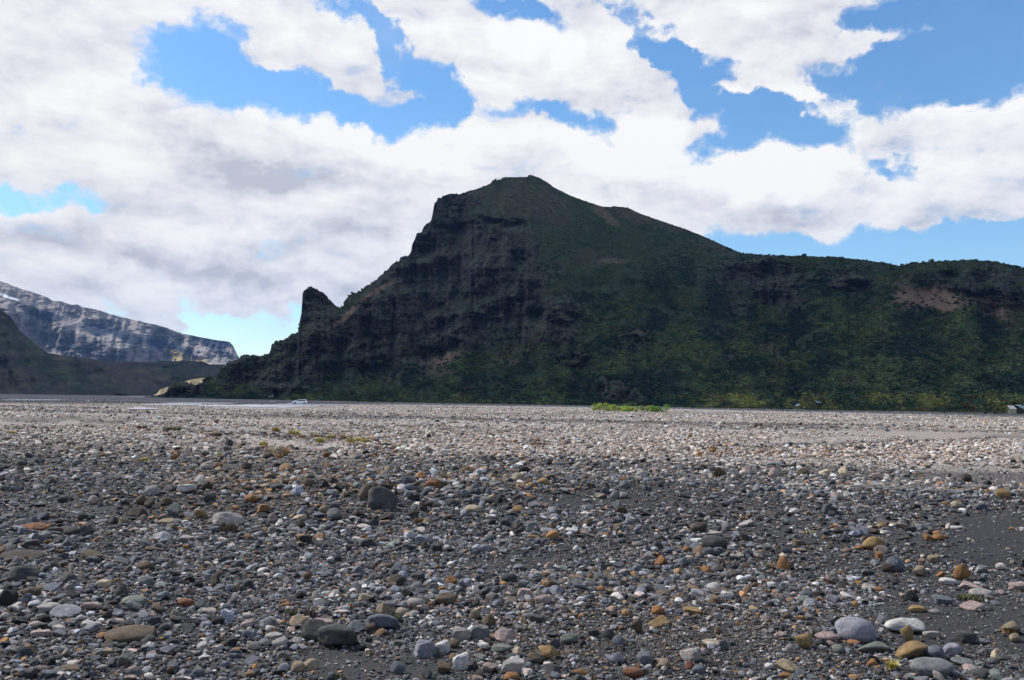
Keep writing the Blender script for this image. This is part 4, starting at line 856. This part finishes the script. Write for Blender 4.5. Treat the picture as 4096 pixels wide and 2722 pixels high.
# ------------------------------------------------------------------ green willow clumps out on the gravel
def bush(px0, px1, ybase, hpx, label, seed, a, b, name='willow_bush'):
    pc = ground_hit(np.array((px0 + px1) / 2), np.array(float(ybase)))
    dist = math.hypot(pc[0], pc[1]); W = (px1 - px0) * dist / F; H = hpx * dist / F
    root = bpy.data.objects.new(name, None); COL.objects.link(root); root.location = pc
    tag(root, label, 'bush', 'green willow bushes on the gravel')
    g = np.random.default_rng(seed)
    n = int(1300 * W * H / 6) + 400; H *= g.uniform(.95, 1.15)
    nl = max(5, int(W * 2.4)); lob = np.stack([g.uniform(-.42, .42, nl) * W, g.uniform(-.3, .3, nl) * W * .6, g.uniform(.12, .64, nl) ** 1.0 * H], -1)
    lr = g.uniform(.16, .40, nl) * H * 1.15
    k_ = g.integers(0, nl, n); d = g.normal(size=(n, 3)); d /= np.linalg.norm(d, axis=1, keepdims=True)
    ctr = lob[k_] + d * (lr[k_] * g.uniform(.6, 1.05, n))[:, None] * np.array([1.2, 1.2, 1]); ctr[:, 2] = np.abs(ctr[:, 2])
    ax = g.normal(size=(n, 3)); nor = d + .5 * g.normal(size=(n, 3)); a_ = np.cross(nor, ax); a_ /= np.linalg.norm(a_, axis=1, keepdims=True)
    b_ = np.cross(nor, a_); b_ /= np.linalg.norm(b_, axis=1, keepdims=True); s_ = .10 * g.uniform(.6, 1.4, (n, 1))
    V = np.stack([ctr - a_ * s_, ctr + b_ * s_ * .6, ctr + a_ * s_, ctr - b_ * s_ * .6], 1).reshape(-1, 3)
    me = make_mesh('foliage', V, np.arange(n * 4).reshape(-1, 4), False)
    obj('foliage', me, leaf_mat('willow_leaves', None, a, b), root)
    bm = bmesh.new()
    for q in range(7):
        tx, ty = g.uniform(-.3, .3) * W, g.uniform(-.15, .15) * W
        mt = Matrix.Translation((tx, ty, H * .25)) @ Euler((g.normal(0, .3), g.normal(0, .3), 0)).to_matrix().to_4x4()
        bmesh.ops.create_cone(bm, cap_ends=True, segments=6, radius1=.035, radius2=.012, depth=H * .6, matrix=mt)
    me = bpy.data.meshes.new('stems'); bm.to_mesh(me); bm.free(); obj('stems', me, M_wood, root)
    return root
M_wood = plain('bare_wood', (.16, .13, .10), .9, .2, .3, 20)
gA, gB = (.19, .27, .03), (.46, .52, .07)
bush(2368, 2440, 1646, 33, 'leftmost rounded lime green willow bush, set apart from the row', 1, gA, gB)
bush(2438, 2500, 1645, 30, 'low light green willow bush beside the leftmost rounded one', 2, gA, gB)
bush(2482, 2570, 1648, 29, 'long lime green willow bush in the middle of the row', 3, gA, gB)
bush(2556, 2625, 1649, 26, 'yellowish green willow bush right of the row middle', 4, (.17, .22, .03), (.32, .36, .05))
bush(2600, 2674, 1651, 32, 'rightmost willow bush of the row, deeper green', 5, (.10, .20, .035), (.20, .34, .06))

# ------------------------------------------------------------------ tufts
def blades(n, spread, h, wid, seed, lean=.5):
    g = np.random.default_rng(seed); V = []; Fc = []
    for i in range(n):
        a = g.uniform(0, 6.28); r = spread * math.sqrt(g.uniform()) * .5; b = np.array([math.cos(a) * r, math.sin(a) * r, -.01])
        ph = g.uniform(0, 6.28); hh = h * g.uniform(.5, 1.15); l = lean * hh * g.uniform(.3, 1.2)
        s = np.array([math.cos(ph + 1.57), math.sin(ph + 1.57), 0]) * wid; o_ = np.array([math.cos(ph), math.sin(ph), 0]) * l
        k_ = len(V); m_ = b + o_ * .35 + np.array([0, 0, hh * .6]); tp = b + o_ + np.array([0, 0, hh])
        V += [b - s, b + s, m_ + s * .7, m_ - s * .7, tp, tp + s * .15]; Fc += [(k_, k_ + 1, k_ + 2, k_ + 3), (k_ + 3, k_ + 2, k_ + 5, k_ + 4)]
    return make_mesh('blades', np.array(V), np.array(Fc), False)
mt_y = leaf_mat('yellow_grass', None, (.30, .24, .06), (.46, .38, .09)); mt_o = leaf_mat('dry_grass', None, (.32, .19, .07), (.42, .28, .12)); mt_g = leaf_mat('green_grass', None, (.05, .055, .022), (.11, .115, .045)); mt_b = leaf_mat('brown_plant', None, (.05, .032, .016), (.12, .075, .03)); mt_k = leaf_mat('dead_plant', None, (.018, .013, .010), (.04, .03, .02))
TUF = [(1105,1722,26,12,mt_o,'dry orange grass tuft, upper left of the run by the channel'),(1175,1735,34,14,mt_y,'bright yellow grass tuft right of the dry channel bend'),(1210,1748,20,9,mt_o,'small orange grass tuft right of the yellow tuft'),(1283,1765,30,14,mt_y,'yellow grass tuft at the tip of the dry channel'),(1258,1748,26,10,mt_o,'orange tuft behind the yellow tuft at the channel tip'),(1325,1752,26,11,mt_y,'yellow tuft halfway along the right hand run'),(1372,1752,22,12,mt_o,'dry reddish tuft between two yellow ones on the right'),(1425,1766,54,16,mt_y,'widest yellow grass tuft, right end of the run'),(1470,1766,16,8,mt_y,'last small yellow tuft beside the widest one'),
       (1055,1778,26,10,mt_y,'faint yellow tuft on the sand left of the channel'),(688,1720,54,12,mt_g,'greenish tuft at the left end of the sandy patch'),(1120,1812,60,26,mt_o,'pale orange tuft with dry stems above the ochre cobble'),(880,1822,18,8,mt_y,'small lime tuft among grey cobbles on the left'),(575,1842,36,9,mt_y,'yellow moss patch among the dark cobbles far left'),(45,1732,26,7,mt_y,'olive moss patch at the left edge'),
       (3240,2128,30,14,mt_y,'tiny yellow-green seedling on the dark sand'),(1345,2705,60,26,mt_g,'small green plant on dark sand at the bottom'),(1168,2450,40,36,mt_g,'grey-green sprig beside the black dead bush'),(2450,2520,0,0,mt_g,''),(1590,2470,30,40,mt_g,'thin grass blades between the pale stones'),(3570,2660,30,46,mt_y,'dry straw stalks at the bottom right'),(2070,2350,34,18,mt_g,'faint olive sprig on the stones in the middle'),(3880,2390,70,26,mt_g,'flat olive plant beside the pink and pale stones'),(4040,2520,46,26,mt_o,'dry grass ball on the tan stone at the right edge')]
for i, (px, py, w, h, mt, lab) in enumerate(TUF):
    if not w: continue
    c0 = ground_hit(np.array(float(px)), np.array(float(py + h * .4))); dist = math.hypot(c0[0], c0[1])
    o = obj('grass_tuft', blades(110 if w < 50 else 170, w * 1.2 * dist / F, h * (1.5 if py < 2000 else .8) * dist / F, .004 * dist / 8, 40 + i, .9), mt, loc=c0)
    tag(o, lab, 'grass tuft', 'grass tufts on the gravel')
def woody(px, py, w, h, mat, lab, seed, name='dead_bush', cat='dead bush'):
    c0 = ground_hit(np.array(float(px)), np.array(float(py + h * .45))); dist = math.hypot(c0[0], c0[1]); S = w * dist / F
    g_ = bpy.data.objects.new(name, None); COL.objects.link(g_); g_.location = c0; tag(g_, lab, cat)
    me = leafy('twigs', 500, .09, seed, mat); o = obj('twigs', me, None, g_); o.scale = (S * .6, S * .5, h * dist / F * .95)
    obj('stems', blades(60, S * .8, h * dist / F * 1.1, .006, seed, .7), M_wood, g_)
woody(1238, 2452, 56, 44, mt_k, 'black dead bush on sand above the dark boulder pair', 21)
woody(2882, 1888, 58, 50, mt_b, 'dark brown bush standing on the berm right of centre', 22)
woody(905, 2108, 76, 50, mt_b, 'rusty brown curled plant in front of the pale boulder', 23)
woody(1115, 1822, 46, 24, mt_o, 'straw coloured bush on the pale gravel above the berm', 24)

# driftwood twigs
bm = bmesh.new(); g = np.random.default_rng(5)
c0 = ground_hit(np.array(3530.), np.array(1965.)); dist = math.hypot(c0[0], c0[1])
dw = bpy.data.objects.new('driftwood', None); COL.objects.link(dw); dw.location = c0
tag(dw, 'tangle of bleached thin driftwood branches lying on the dark gravel', 'driftwood')
for i in range(26):
    n_ = 7; st_ = np.array([-.7 + g.normal(0, .2), .2 + g.normal(0, .15), .06]); dr = np.array([1.0, -.28 + g.normal(0, .18), .02]); seg = g.uniform(.09, .21)
    if i > 13: st_ = np.array([g.uniform(-.3, 1.0), g.uniform(-.4, .1), .05])
    pts_ = [st_]
    for q in range(n_): pts_.append(pts_[-1] + (dr + g.normal(0, .16, 3) * [1, 1, .5]) * seg); pts_[-1][2] = abs(pts_[-1][2]) + .02
    bmt = bmesh.new()
    rad = g.uniform(.006, .013)
    for a, b in zip(pts_[:-1], pts_[1:]):
        v = Vector(b - a); mtx = Matrix.Translation(Vector((a + b) / 2)) @ v.to_track_quat('Z', 'Y').to_matrix().to_4x4()
        bmesh.ops.create_cone(bmt, cap_ends=True, segments=5, radius1=rad, radius2=rad * .85, depth=v.length * 1.05, matrix=mtx); rad *= .85
    me = bpy.data.meshes.new('branch'); bmt.to_mesh(me); bmt.free(); obj('branch', me, M_drift if i else (M_drift := plain('bleached_wood', (.30, .265, .235), .9, .2, .3, 12)), dw)

# ------------------------------------------------------------------ the white car in the ford
def box(bm, c, s, rot=None):
    mtx = Matrix.Translation(c) @ (rot or Matrix()) @ Matrix.Diagonal((*s, 1)); return bmesh.ops.create_cube(bm, size=1, matrix=mtx)
def bobj(name, fn, mat, parent, bev=0):
    bm = bmesh.new(); fn(bm)
    if bev: bmesh.ops.bevel(bm, geom=bm.edges[:], offset=bev, segments=2, affect='EDGES', profile=.6)
    bmesh.ops.recalc_face_normals(bm, faces=bm.faces)
    me = bpy.data.meshes.new(name); bm.to_mesh(me); bm.free()
    return obj(name, me, mat, parent)
M_white = plain('white_paint', (.85, .85, .86), .3, .5, .03); M_glass = plain('dark_glass', (.03, .035, .04), .08, .6, .1); M_tyre = plain('rubber', (.02, .02, .02), .9, .2); M_rim = plain('alloy', (.5, .5, .52), .35, .5, .1, 8, .8)
M_lamp = plain('lamp_glass', (.7, .7, .66), .15, .6, .05); M_red = plain('tail_lamp', (.35, .02, .02), .2, .5, .05); M_trim = plain('black_trim', (.03, .03, .032), .7, .3)
cp_ = ground_hit(np.array(1199.), np.array(1619.)); car = bpy.data.objects.new('car', None); COL.objects.link(car)
car.location = (cp_[0], cp_[1], cp_[2]); car.rotation_euler = (0, 0, math.radians(8))
tag(car, 'white estate car crossing the shallow river, seen from the side', 'car')
prof = [(-2.18,.42),(-2.22,.62),(-2.12,.84),(-1.95,.93),(-1.15,1.02),(-.45,1.46),(-.05,1.56),(.7,1.58),(1.55,1.52),(1.95,1.36),(2.12,.98),(2.16,.62),(2.12,.40),(1.78,.36),(1.72,.58),(1.52,.72),(1.20,.72),(1.00,.58),(.94,.34),(-.98,.34),(-1.04,.58),(-1.24,.72),(-1.56,.72),(-1.76,.58),(-1.82,.36)]
def body(bm):
    ys = [-.86, -.80, .80, .86]; rings = []
    for y in ys:
        e = 1 if abs(y) < .85 else 0
        rings.append([bm.verts.new((x * (1.0 if e else .985), y * (1 - .16 * max(0, z - 1.0) / .6), z * (1 if e else .985) + (0 if e else .01))) for x, z in prof])
    n_ = len(prof)
    for a, b in zip(rings[:-1], rings[1:]):
        for i in range(n_): bm.faces.new((a[i], a[(i + 1) % n_], b[(i + 1) % n_], b[i]))
    bm.faces.new(rings[0][::-1]); bm.faces.new(rings[-1])
    bmesh.ops.triangulate(bm, faces=[f for f in bm.faces if len(f.verts) > 4])
bobj('body', body, M_white, car)
def pane(pts, side):
    def fn(bm):
        vv = []
        for off in (.0, .02):
            vv.append([bm.verts.new((x, side * (.862 * (1 - .16 * max(0, z - 1.0) / .6) - .012 + off), z)) for x, z in pts])
        n_ = len(pts)
        bm.faces.new(vv[1]); bm.faces.new(vv[0][::-1])
        for i in range(n_): bm.faces.new((vv[0][i], vv[0][(i + 1) % n_], vv[1][(i + 1) % n_], vv[1][i]))
    return fn
for sd in (-1, 1):
    for pts in ([(-1.0,1.05),(-.38,1.42),(-.10,1.47),(-.10,1.04)], [(.02,1.04),(.02,1.48),(.78,1.48),(.82,1.04)], [(.95,1.04),(.92,1.47),(1.45,1.42),(1.78,1.22),(1.72,1.06)]):
        bobj('window', pane(pts, sd), M_glass, car)
bobj('windscreen', lambda bm: box(bm, (-.82, 0, 1.24), (.02, 1.30, .72), Matrix.Rotation(math.radians(58), 4, 'Y')), M_glass, car)
bobj('rear_window', lambda bm: box(bm, (2.045, 0, 1.20), (.02, 1.25, .34), Matrix.Rotation(math.radians(-24), 4, 'Y')), M_glass, car)
for sx in (-1.40, 1.36):
    for sy in (-.74, .74):
        w_o = bobj('wheel', lambda bm: bmesh.ops.create_cone(bm, cap_ends=True, segments=24, radius1=.33, radius2=.33, depth=.22, matrix=Matrix.Rotation(math.pi / 2, 4, 'X')), M_tyre, car, .02); w_o.location = (sx, sy, .33)
        rm = bobj('rim', lambda bm: bmesh.ops.create_cone(bm, cap_ends=True, segments=16, radius1=.20, radius2=.20, depth=.24, matrix=Matrix.Rotation(math.pi / 2, 4, 'X')), M_rim, w_o, .01)
for sy in (-.62, .62):
    bobj('headlight', lambda bm: box(bm, (-2.11, sy, .76), (.14, .34, .16)), M_lamp, car, .03)
    bobj('tail_light', lambda bm: box(bm, (2.06, sy * 1.1, 1.0), (.14, .16, .34), Matrix.Rotation(math.radians(-18), 4, 'Y')), M_red, car, .03)
    bobj('mirror', lambda bm: box(bm, (-.72, sy * 1.55, 1.08), (.14, .20, .14)), M_white, car, .03)
bobj('bumper', lambda bm: box(bm, (-2.17, 0, .50), (.12, 1.5, .16)), M_trim, car, .03)
bobj('roof_rail', lambda bm: [box(bm, (.5, s * .62, 1.60), (1.7, .04, .04)) for s in (-1, 1)], M_trim, car)
struct(obj('water_wake', make_mesh('water_wake', *(lambda g_: (g_[0], g_[1]))((
    lambda xs, ys: (np.array([(cp_[0] + x, cp_[1] + y, .10 + .22 * math.exp(-((x + 2.8) / .9) ** 2) * math.exp(-(y / 1.2) ** 2) + .05 * random.random()) for x in xs for y in ys]), grid_faces(len(xs), len(ys))))(np.linspace(-6.5, 3, 60), np.linspace(-1.8, 1.8, 22)))),
    plain('white_water', (.62, .62, .64), .5, .4, .25, 3)))

# ------------------------------------------------------------------ camp at the mountain foot
M_beige = plain('beige_boards', (.42, .38, .27), .8, .3, .12, 4); M_roofp = plain('pale_roof', (.80, .70, .52), .7, .3, .06, 3); M_teal = plain('grey_green_roof', (.24, .34, .34), .6, .4, .1, 3); M_dkw = plain('dark_boards', (.035, .032, .03), .9, .2)
M_tent = plain('tent_cloth', (.85, .85, .82), .8, .2, .05, 2)
def foot(px, py):
    P0 = on_mountain(px, py); return P0
def hut(name, px, py, w, d, h, wall, roof, lab, cat, rise, over=.15, rot=0, dist=None):
    P0 = foot(px, py)
    if dist: a_ = float(azt(np.array(float(px)), np.array(1600.))[0]); P0 = np.array([math.sin(a_) * dist, math.cos(a_) * dist, .25])
    r_ = bpy.data.objects.new(name, None); COL.objects.link(r_); r_.location = (P0[0], P0[1], P0[2] - .3); r_.rotation_euler = (0, 0, rot)
    tag(r_, lab, cat)
    bobj('wall', lambda bm: box(bm, (0, 0, h / 2), (w, d, h)), wall, r_, .02)
    ang = math.atan2(rise, d)
    bobj('roof', lambda bm: box(bm, (0, 0, h + rise / 2 + .06), (w + 2 * over, math.hypot(d, rise) + 2 * over, .10), Matrix.Rotation(ang, 4, 'X')), roof, r_, .02)
    bobj('door', lambda bm: box(bm, (-w * .15, -d / 2 - .02, h * .42), (w * .32, .04, h * .8)), wall, r_)
    return r_
hut('outhouse', 4047, 1650, 2.0, 1.8, 1.7, M_beige, M_roofp, 'small beige outhouse with a pale slanted roof at the right edge', 'hut', 1.0, dist=352)
hut('shed', 4088, 1638, 2.5, 3.4, 1.7, M_dkw, M_teal, 'low shed with a grey-green roof behind the beige outhouse', 'shed', 1.5, .2, .35, dist=385)
hut('cabin', 3285, 1622, 5.0, 3.4, 1.4, M_dkw, M_teal, 'low dark cabin with grey-green roof half hidden by scrub', 'cabin', .9, .25)
P0 = foot(3192, 1624)
tent = bpy.data.objects.new('tent', None); COL.objects.link(tent); tent.location = (P0[0], P0[1], P0[2]); tag(tent, 'small white ridge tent pitched in the scrub left of the cabin', 'tent')
def tentf(bm):
    A_ = [(-1.2,-.9,0),(1.2,-.9,0),(1.2,.9,0),(-1.2,.9,0),(-.15,-.55,1.35),(.55,.45,1.45)]
    v = [bm.verts.new(q) for q in A_]
    for f in ((0,1,4),(1,2,5),(1,5,4),(2,3,5),(3,0,4),(3,4,5),(3,2,1,0)): bm.faces.new([v[i] for i in f])
bobj('canopy', tentf, M_tent, tent); bobj('entrance', lambda bm: box(bm, (-.1, -.80, .32), (.45, .03, .6), Matrix.Rotation(-.25, 4, 'X')), M_dkw, tent)
P0 = foot(1092, 1588)
pst = bpy.data.objects.new('sign_post', None); COL.objects.link(pst); pst.location = P0; tag(pst, 'thin white marker post at the foot of the dark rock', 'post')
bobj('post', lambda bm: box(bm, (0, 0, .7), (.25, .25, 1.8)), M_white, pst); bobj('plank', lambda bm: box(bm, (-1.6, -.2, .15), (2.2, .3, .25)), M_white, pst)

# ------------------------------------------------------------------ hikers on the skyline
M_skin = plain('skin', (.45, .28, .2), .6, .3, .05)
def chain(name, pts, edges, rad, mat, parent):
    me = bpy.data.meshes.new(name); me.from_pydata(pts, edges, []); o = obj(name, me, mat, parent)
    sk = o.modifiers.new('skin', 'SKIN'); me.skin_vertices.new(name='')if not me.skin_vertices else None
    for v, r_ in zip(me.skin_vertices[0].data, rad): v.radius = (r_, r_)
    me.skin_vertices[0].data[0].use_root = True
    s = o.modifiers.new('sub', 'SUBSURF'); s.levels = 1; s.render_levels = 1
    return o
def hiker(px, lab, jacket, step, face):
    k_ = np.argmin(np.abs(MPX[299] - px)); P0 = MP[299, k_]
    r_ = bpy.data.objects.new('person', None); COL.objects.link(r_); r_.location = (P0[0], P0[1], P0[2] + .15); r_.rotation_euler = (0, 0, face)
    tag(r_, lab, 'person', 'hikers on the skyline')
    s = step
    pts = [(0,0,.95),(0,0,1.2),(0,0,1.42),(0,0,1.52),(0,.02,1.66),(-.1,0,.9),(-.12,-s*.5,.5),(-.12,-s,.08),(-.12,-s+.14,.04),(.1,0,.9),(.12,s*.6,.5),(.12,s*.5,.08),(.12,s*.5+.16,.04),(-.2,0,1.40),(-.26,.05,1.12),(-.24,.2,.92),(.2,0,1.40),(.26,-.05,1.12),(.24,.1,.9)]
    ed = [(0,1),(1,2),(2,3),(3,4),(0,5),(5,6),(6,7),(7,8),(0,9),(9,10),(10,11),(11,12),(2,13),(13,14),(14,15),(2,16),(16,17),(17,18)]
    rd = [.15,.14,.15,.06,.11,.10,.075,.05,.05,.10,.075,.05,.05,.07,.05,.04,.07,.05,.04]
    chain('body', pts, ed, rd, M_trim, r_)
    jp = [(0,0,.92),(0,0,1.2),(0,0,1.43),(-.2,0,1.41),(-.27,.05,1.12),(.2,0,1.41),(.27,-.05,1.12)]
    chain('jacket', jp, [(0,1),(1,2),(2,3),(3,4),(2,5),(5,6)], [.18,.17,.17,.09,.075,.09,.075], jacket, r_)
    bobj('backpack', lambda bm: box(bm, (0, -.24, 1.2), (.3, .18, .5)), M_red, r_, .04)
hiker(2128, 'hiker standing on the highest point of the mountain skyline', plain('blue_jacket', (.03, .06, .15), .8), .12, .4)
hiker(2133, 'second hiker just right of the one on the summit', plain('grey_jacket', (.12, .12, .12), .8), .10, 1.8)
hiker(2380, 'lone hiker walking down the right hand ridge line', plain('dark_jacket', (.04, .03, .03), .8), .3, -1.2)
hiker(2407, 'lowest hiker, just above the notch in the ridge line', plain('brown_jacket', (.10, .06, .03), .8), .3, -1.4)

# ------------------------------------------------------------------ haze
HAZE = 1
if HAZE:
    bm = bmesh.new(); box(bm, (0, 0, 348.5), (16400, 16400, 703)); me = bpy.data.meshes.new('haze'); bm.to_mesh(me); bm.free()
    m = bpy.data.materials.new('haze'); m.use_nodes = True; t = m.node_tree; t.nodes.clear()
    pv = N(t, 'ShaderNodeVolumePrincipled'); pv.inputs['Color'].default_value = (.30, .52, 1.0, 1); pv.inputs['Density'].default_value = 5.0e-5; pv.inputs['Anisotropy'].default_value = 0.0
    oo = N(t, 'ShaderNodeOutputMaterial'); t.links.new(pv.outputs[0], oo.inputs['Volume'])
    hz = obj('haze', me, m); hz['kind'] = 'stuff'
print('stones', len(stones), 'top z', P3[..., 2].max(), P[..., 2].max(), P2[..., 2].max(), 'low z', Z.min(), P[..., 2].min(), P3[..., 2].min())
